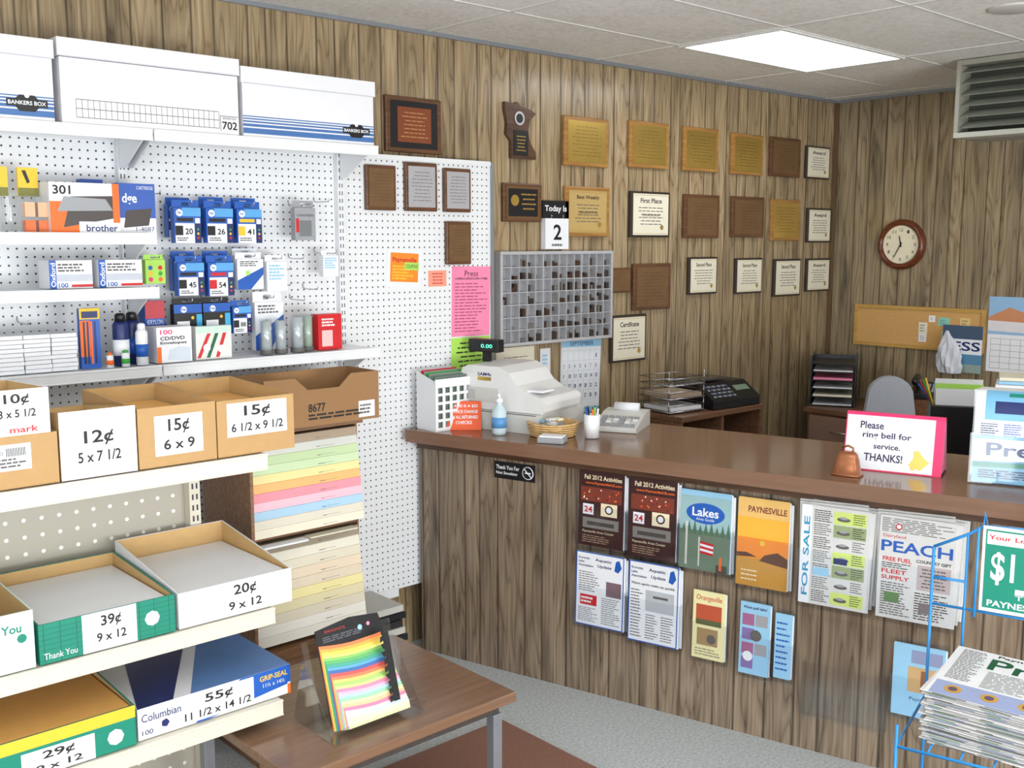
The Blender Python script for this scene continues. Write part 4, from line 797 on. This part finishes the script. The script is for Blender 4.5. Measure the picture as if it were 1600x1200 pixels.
# ------------------------------------------------------------ brochures on counter front
news=NPF
dkred=M('dark_maroon',(58,28,30),.4); 
def holder(s0,s1,z0,z1,d=.045):
    h=E('brochure_holder','clear acrylic brochure pocket on the counter front','brochure holder',(2.72,3.66,0),CA,group='brochure pockets on the counter')
    zt=z0+(z1-z0)*.55
    B().box(s0,s1,-.004,-.001,z0-.012,z1+.01,clear2).box(s0,s1,-d,-d+.002,z0-.012,zt,clear2).box(s0,s0+.002,-d+.002,-.004,z0-.012,zt,clear2).box(s1-.002,s1,-d+.002,-.004,z0-.012,zt,clear2).box(s0,s1,-d+.002,-.004,z0-.014,z0-.012,clear2).mk('pocket',h)
def mag(name,lab,s0,s1,z0,z1,base,paint,n=4,cat='brochure',lean=2.,grp='brochures on the counter front'):
    w=s1-s0;h=z1-z0; np_=cat=='newspaper'
    holder(s0-.006,s1+.006,z0,z1,.07 if np_ else .045)
    T=.045 if np_ else .024
    for k in range(n-1,-1,-1):
        b=B(Matrix.Translation((s0+.004*k*(1 if k%2 else -.4),(-.060 if np_ else -.034)+(T/n)*k,z0+(.005*k if np_ else 0)))@Matrix.Rotation(math.radians(-lean*(1-k/n)),4,'X')@Matrix.Rotation(math.radians((1.8 if k%2 else -1.4) if (k and np_) else 0),4,'Y'))
        if np_:
            t=T/n*.9; b.prism([(0,0),(w*.97,0),(w*.975,t*.4),(w*.97,t*.8),(t*.5,t*.8),(0,t*.4)],0,h-.002*k,'z',base)
        else: b.box(0,w*.97,0,.018/n,0,h-.004*k,base if k==0 else white)
        if k==0: paint(b,w*.97,h,-.0007)
        b.mk(name,label=lab,cat=cat,loc=(2.72,3.66,0),rz=CA,group=grp)
cream=M('cream_print',(240,225,190),.5)
def fall(b,w,h,y):
    b.t('Fall 2012 Activities',w*.12,w*.95,h*.89,h*.95,y,cream,True); b.t('www.PaynesvilleCE.com',w*.15,w*.95,h*.82,h*.86,y,orange,True)
    b.q(w*.05,w*.95,h*.60,h*.79,y,M('leaf_red',(120,52,36),.5))
    for i in range(26): b.disc(w*random.uniform(.1,.9),h*random.uniform(.62,.77),h*.012,y-.0003-.00002*i,[orange,red,cream,M('leaf_red2',(80,30,26),.5)][i%4],5)
    b.q(w*.1,w*.34,h*.42,h*.56,y,white); b.t('24',w*.13,w*.31,h*.45,h*.53,y-.0004,red,True); b.q(w*.5,w*.86,h*.42,h*.59,y,cream); b.disc(w*.68,h*.51,h*.06,y-.0004,dkred,16); b.disc(w*.68,h*.51,h*.04,y-.0008,white,16)
    b.q(w*.1,w*.9,h*.24,h*.38,y,M('photo_grey',(130,125,120),.5)); b.q(w*.2,w*.8,h*.28,h*.33,y-.0004,M('photo_dark',(70,66,62),.5)); b.t('Paynesville Area Center',w*.1,w*.8,h*.17,h*.21,y,cream); b.rows(w*.1,w*.8,h*.04,h*.15,4,y,M('tan_text',(190,160,130),.5),False,.3)
mag('activity_brochure','dark maroon fall activities brochure',.86,1.065,.63,.93,dkred,fall); mag('activity_brochure','dark maroon fall activities brochure',1.08,1.285,.62,.93,dkred,fall)
def lakes(b,w,h,y):
    b.q(0,w,0,h*.5,y,M('forest_photo',(105,125,105),.5)); b.q(0,w,h*.5,h*.93,y,M('haze_photo',(150,185,190),.5)); b.disc(w*.5,h*.72,h*.13,y-.0004,blue,28,w*.38); b.t('Lakes',w*.24,w*.76,h*.68,h*.79,y-.0008,white,True); b.t('Area Guide',w*.32,w*.68,h*.63,h*.665,y-.0008,white)
    for i in range(9): b.poly([(w*(.03+.11*i),y-.0002-.00002*i,h*.45),(w*(.13+.11*i),y-.0002-.00002*i,h*.45),(w*(.08+.11*i),y-.0002-.00002*i,h*(.58+.03*(i%3)))],M('tree_photo',(80,112,86),.5))
    for i in range(5): b.poly([(w*.42,y-.0006-.00002*i,h*(.22+.03*i)),(w*.68,y-.0006-.00002*i,h*(.2+.03*i)),(w*.68,y-.0006-.00002*i,h*(.23+.03*i)),(w*.42,y-.0006-.00002*i,h*(.25+.03*i))],red if i%2==0 else white)
    b.q(w*.38,w*.41,h*.05,h*.42,y-.0006,M('birch',(215,210,200),.6)); b.q(w*.12,w*.16,h*.05,h*.6,y-.0006,M('birch',(215,210,200),.6)); b.q(w*.8,w*.85,h*.03,h*.2,y-.0006,orange); b.q(w*.74,w*.95,h*.0,h*.1,y-.0005,M('photo_dark',(70,66,62),.5))
mag('lakes_guide','blue and green lakes area guide magazine',1.295,1.50,.61,.91,lblue,lakes)
def payn(b,w,h,y):
    b.q(0,w,0,h*.32,y,M('field_photo',(200,145,55),.5)); b.q(0,w,h*.32,h*.55,y,M('sunset_mid',(240,140,40),.5)); b.q(0,w,h*.55,h*.78,y,M('sunset_top',(246,180,60),.5)); b.t('PAYNESVILLE',w*.2,w*.95,h*.84,h*.91,y,M('plum_print',(120,50,50),.5),True)
    b.poly([(w*.45,y-.0004,h*.3),(w,y-.0004,h*.26),(w,y-.0004,h*.36),(w*.8,y-.0004,h*.42),(w*.55,y-.0004,h*.37)],M('silhouette',(90,50,25),.6)); b.poly([(0,y-.0004,h*.32),(w*.4,y-.0004,h*.34),(w*.2,y-.0004,h*.38),(0,y-.0004,h*.37)],M('silhouette',(90,50,25),.6)); b.disc(w*.5,h*.5,h*.03,y-.0004,yellow,14); b.rows(w*.1,w*.5,h*.05,h*.2,3,y-.0004,cream,False,.3)
mag('town_guide','orange sunset town guide magazine',1.52,1.715,.585,.91,M('guide_tan',(235,190,110),.5),payn)
def aq(b,w,h,y,alt=False):
    for (a,c,d,e_) in ((0,1,0,.015),(0,1,.985,1),(0,.02,.016,.984),(.98,1,.016,.984)): b.q(w*a,w*c,h*d,h*e_,y,blue)
    b.t('Koronis',w*.05,w*.28,h*.9,h*.93,y,navy,True); b.t('Lake',w*.05,w*.17,h*.85,h*.88,y,navy,True); b.t('Association',w*.05,w*.36,h*.8,h*.83,y,navy,True)
    b.t('Aquatic',w*.4,w*.74,h*.88,h*.93,y,navy,True); b.t('Update',w*.45,w*.74,h*.8,h*.85,y,navy,True); b.poly([(w*.8,y,h*.8),(w*.88,y,h*.78),(w*.95,y,h*.85),(w*.9,y,h*.95),(w*.83,y,h*.93)],blue)
    if alt:
        b.t('Warm spring melts ice quickly',w*.05,w*.93,h*.7,h*.74,y,dink,True); b.q(w*.35,w*.92,h*.4,h*.66,y,M('ice_photo',(185,190,195),.5)); b.q(w*.5,w*.8,h*.57,h*.60,y-.0004,ink); b.rows(w*.05,w*.3,h*.05,h*.66,16,y,ink,False,.35); b.rows(w*.36,w*.62,h*.05,h*.37,10,y,ink,False,.35); b.rows(w*.67,w*.94,h*.05,h*.37,10,y,ink,False,.35)
    else:
        b.q(w*.64,w*.95,h*.44,h*.64,y,M('crowd_photo',(120,95,105),.5)); b.q(w*.1,w*.45,h*.28,h*.42,y,red); b.rows(w*.06,w*.5,h*.46,h*.74,9,y,ink,False,.35); b.rows(w*.06,w*.5,h*.05,h*.25,8,y,ink,False,.35); b.rows(w*.55,w*.94,h*.05,h*.42,13,y,ink,False,.35); b.rows(w*.12,w*.43,h*.3,h*.4,2,y-.0004,white)
mag('lake_newsletter','white and blue lake association newsletter',.85,1.07,.3,.6,white,aq); mag('lake_newsletter','white newsletter with lake ice photo',1.085,1.30,.28,.6,white,lambda b,w,h,y:aq(b,w,h,y,True))
mag('tourist_leaflet','cream leaflet with red barn picture',1.355,1.485,.27,.53,M('leaflet_cream',(238,230,175),.5),lambda b,w,h,y:(b.t('Orangeville',w*.1,w*.9,h*.84,h*.94,y,red),b.q(w*.1,w*.9,h*.5,h*.8,y,M('barn_red',(190,85,55),.5)),b.q(w*.1,w*.9,h*.5,h*.58,y-.0004,M('dk_green2',(90,95,60),.5)),b.q(w*.15,w*.8,h*.2,h*.45,y,M('leaf_mix',(165,135,95),.5)),b.disc(w*.6,h*.3,h*.07,y-.0004,ink,14),b.rows(w*.1,w*.9,h*.04,h*.16,3,y,ink,False,.3)),3)
def blp(b,w,h,y):
    b.t('Want pull tabs?',w*.1,w*.9,h*.9,h*.95,y,navy,True)
    for i in range(8): b.q(w*(.08+.45*(i%2)),w*(.48+.45*(i%2)),h*(.08+.2*(i//2)),h*(.24+.2*(i//2)),y,[M('violet_ph',(130,110,165),.5),lblue,M('magenta_ph',(165,100,140),.5),greyp][i%4])
    b.disc(w*.55,h*.55,h*.08,y-.0004,ink,14); b.disc(w*.3,h*.25,h*.07,y-.0004,white,14)
mag('blue_flyer','light blue flyer with purple pictures',1.54,1.655,.25,.52,lblue,blp,3); mag('blue_flyer','light blue folded flyer in a pocket',1.672,1.735,.26,.50,lblue,lambda b,w,h,y:b.rows(w*.1,w*.9,h*.1,h*.9,9,y,blue,False,.3),3)
def sale(b,w,h,y):
    b.q(0,w*.16,0,h,y,white); T0=b.T; b.T=T0@Matrix.Translation((w*.13,0,h*.08))@Matrix.Rotation(math.radians(-90),4,'Y'); b.t('FOR SALE',0,h*.8,0,w*.09,y-.0004,M('aqua_print',(40,150,190),.5),True); b.T=T0
    for r in range(7): 
        b.q(w*.48,w*.95,h*(.03+.135*r),h*(.155+.135*r),y,[M('pale_lime',(205,225,120),.5),news,M('car_photo',(150,165,120),.5)][r%3]); b.disc(w*.62,h*(.08+.135*r),h*.022,y-.0004,ink,12,w*.1); b.disc(w*.62,h*(.095+.135*r),h*.014,y-.0006,greyp,12,w*.06); b.rows(w*.76,w*.94,h*(.04+.135*r),h*(.15+.135*r),5,y-.0004,dink,False,.35)
        b.rows(w*.19,w*.46,h*(.03+.135*r),h*(.155+.135*r),6,y,ink if r%2 else dink,False,.4)
    b.q(w*.5,w*.7,h*.44,h*.5,y-.0008,navy); b.q(w*.2,w*.44,h*.3,h*.38,y-.0008,lblue)
mag('classified_newspaper','folded classifieds newspaper with blue lettering',1.76,2.0,.57,.92,news,sale,6,'newspaper')
def peach(b,w,h,y):
    b.t('Dairyland',w*.05,w*.35,h*.78,h*.82,y,red); b.t('PEACH',w*.03,w*.96,h*.65,h*.76,y,blue,True); b.t('FREE FUEL',w*.06,w*.44,h*.56,h*.6,y,red,True); b.t('FLEET',w*.05,w*.38,h*.44,h*.48,y,red,True); b.t('SUPPLY',w*.05,w*.42,h*.38,h*.42,y,red,True); b.t('COUNTRY GIFT',w*.5,w*.95,h*.58,h*.61,y,dink,True)
    b.rows(w*.03,w*.97,h*.84,h*.98,8,y,ink,False,.4); b.disc(w*.25,h*.9,h*.03,y-.0005,red,16); b.disc(w*.25,h*.9,h*.02,y-.0008,white,16)
    b.rows(w*.05,w*.45,h*.49,h*.55,3,y,dink,False,.4); b.rows(w*.05,w*.45,h*.03,h*.36,14,y,ink,False,.45); b.rows(w*.5,w*.95,h*.03,h*.3,11,y,dink,False,.4); b.q(w*.52,w*.95,h*.32,h*.56,y,M('field_ph',(190,172,172),.5)); b.rows(w*.55,w*.92,h*.34,h*.54,6,y-.0004,ink,True,.4); b.q(w*.56,w*.72,h*.1,h*.2,y-.0004,M('small_photo',(120,110,110),.5)); b.q(w*.1,w*.3,h*.16,h*.26,y-.0004,M('small_photo2',(90,130,80),.5))
mag('shopper_newspaper','folded newspaper with large blue peach title',2.025,2.275,.57,.92,news,peach,6,'newspaper')
mag('church_leaflet','light blue leaflet with gold picture',2.085,2.255,.23,.48,lblue,lambda b,w,h,y:(b.q(w*.3,w*.9,h*.35,h*.7,y,M('gold_ph',(200,165,115),.5)),b.q(w*.55,w*.65,h*.38,h*.66,y-.0004,M('brown_ph',(140,90,60),.5)),b.q(w*.35,w*.95,h*.75,h*.93,y,M('group_ph',(140,150,185),.5)),b.t('Paynesville',w*.35,w*.9,h*.22,h*.28,y,navy)),3)
holder(1.78,2.07,.16,.5)
# ------------------------------------------------------------ blue wire news rack
nr=E('wire_news_rack','blue wire newspaper stand with front sign frame','news rack',(2.72,3.66,0),CA)
bw=M('blue_wire',(45,140,210),.35)
b=B()
for (s,y) in ((2.27,-.46),(2.27,-.84),(2.82,-.84)): b.tube([(s,y,0),(s,y,.95 if y>-.5 else .56)],.0045,bw,8)
b.tube([(2.82,-.46,0),(2.82,-.46,1.0)],.0045,bw,8)
b.tube([(2.27,-.46,.95),(2.36,-.46,1.0),(2.40,-.46,1.03),(2.40,-.46,1.07),(2.41,-.46,1.03),(2.82,-.46,1.045)],.0045,bw,8)
for z in (.15,.5): b.tube([(2.27,-.46,z),(2.27,-.84,z),(2.82,-.84,z),(2.82,-.46,z),(2.27,-.46,z)],.0045,bw,8)
for i in range(8): b.tube([(2.27+i*.0785,-.46,.5),(2.27+i*.0785,-.84,.5)],.003,bw,6)
for s in (2.36,2.72): b.tube([(s,-.46,.5),(s,-.46,1.0)],.004,bw,6)
b.tube([(2.27,-.46,.78),(2.82,-.46,.78)],.004,bw,6); b.tube([(2.39,-.485,.77),(2.39,-.485,1.03)],.004,bw,6); b.tube([(2.27,-.46,.86),(2.36,-.46,.86)],.004,bw,6)
b.mk('wire_frame',nr)
sg=B().box(2.4,2.70,-.475,-.47,.79,1.035,white); y=-.4757
sg.q(2.408,2.692,.80,1.027,y,teal); sg.q(2.412,2.688,.985,1.022,y-.0004,white); sg.t('Your Local Newspaper',2.415,2.68,.995,1.012,y-.0008,red,True); sg.t('$1',2.425,2.485,.87,.965,y-.0008,white,True); sg.q(2.49,2.68,.85,.865,y-.0008,white); sg.t('Thank You',2.49,2.66,.835,.848,y-.0012,white); sg.t('PAYNESVILLE PRESS',2.42,2.68,.807,.825,y-.0008,white,True)
sg.mk('price_sign',nr,label='green and white one dollar newspaper sign')
# newspaper stack
news2=M('newsprint_edge',(190,190,190),.85,var=.15,scale=40)
for k in range(28):
    j=random.uniform(-.016,.016) if k<27 else 0; z=.506+k*.0054
    b=B(Matrix.Translation((2.325+j,-.80+abs(j)*.9,z))@Matrix.Rotation(math.radians(4.5*k/27.),4,'X')@Matrix.Rotation(math.radians(-6+j*220),4,'Z'))
    b.prism([(.0,.0012),(.004,0),(.31,0),(.31,.0042),(.004,.0042),(.0,.003)],.0,.42,'x',[news,news2][k%2] if k<27 else M('top_newsprint',(222,222,222),.8))
    for q_ in range(3): b.box(.02+.13*q_,.02+.13*q_+random.uniform(.03,.1),-.0005,-.0001,.001,.003,[ink,M('edge_blue',(120,140,180),.6),M('edge_green',(110,150,120),.6)][(k+q_)%3])
    if k==27:
        R0=b.T; b.T=R0@Matrix.Translation((0,0,.0046))@Matrix.Rotation(math.radians(-90),4,'X')
        b.t('Press',.10,.36,.205,.275,0.0,M('masthead_green',(14,84,50),.5),True); b.t('Paynesville',.11,.26,.283,.302,0.,dink,True)
        b.rows(.02,.09,.10,.30,22,0,dink,False,.4); b.rows(.11,.25,.09,.195,13,0,ink,False,.4); b.rows(.27,.4,.15,.195,6,0,ink,False,.4); b.q(.27,.40,.09,.145,0,M('paper_photo',(130,120,118),.6)); b.q(.01,.295,.0,.08,0,M('blue_photo_band',(150,160,196),.6))
        for q_ in range(3): b.disc(.06+.09*q_,.042,.022,-.0005,M('sun_print',(196,150,60),.5),12); b.disc(.06+.09*q_,.042,.012,-.001,M('sun_dark',(90,70,90),.5),10)
        b.q(.30,.41,.0,.08,-.0005,M('ad_green',(70,120,70),.5)); b.rows(.31,.40,.01,.07,4,-.001,white,True,.4); b.T=R0
    b.mk('newspaper',label='folded local newspaper in a tall stack on wire rack' if k==27 else 'folded newspaper in the tall stack',cat='newspaper',loc=(2.72,3.66,0),rz=CA,group='newspapers on the wire rack')
# ------------------------------------------------------------ lights
def area(n,loc,target,sx,sy,p,c):
    l=bpy.data.lights.new(n,'AREA'); l.shape='RECTANGLE'; l.size=sx; l.size_y=sy; l.energy=p; l.color=c; o=bpy.data.objects.new(n,l); COL.objects.link(o); o.location=loc
    o.rotation_euler=(Vector(target)-Vector(loc)).to_track_quat('-Z','Y').to_euler()
area('shop_window_light',(-.5,-3.1,1.5),(2.2,3.5,1.6),3.5,1.9,145,(.88,.94,1.))
area('side_window_light',(-2.5,.4,1.5),(3,2.6,2.0),2.4,1.6,70,(.88,.94,1.))
area('storefront_pavement_bounce',(2.5,-3.1,.9),(3.4,1.8,2.73),3.5,1.2,260,(.97,.98,1.))  # added fill lamp behind the camera, aimed up to brighten the ceiling
w=bpy.data.worlds.new('world'); SC.world=w; w.use_nodes=True; w.node_tree.nodes['Background'].inputs[0].default_value=(.8,.85,.9,1); w.node_tree.nodes['Background'].inputs[1].default_value=.3
# ------------------------------------------------------------ camera
cd=bpy.data.cameras.new('camera'); cd.sensor_width=36; cd.lens=1630/1600*36; cd.clip_start=.05
co=bpy.data.objects.new('camera',cd); COL.objects.link(co); co.location=(0,0,1.82)
co.rotation_euler=(math.radians(90-7.7),0,math.radians(47.8-90)); SC.camera=co
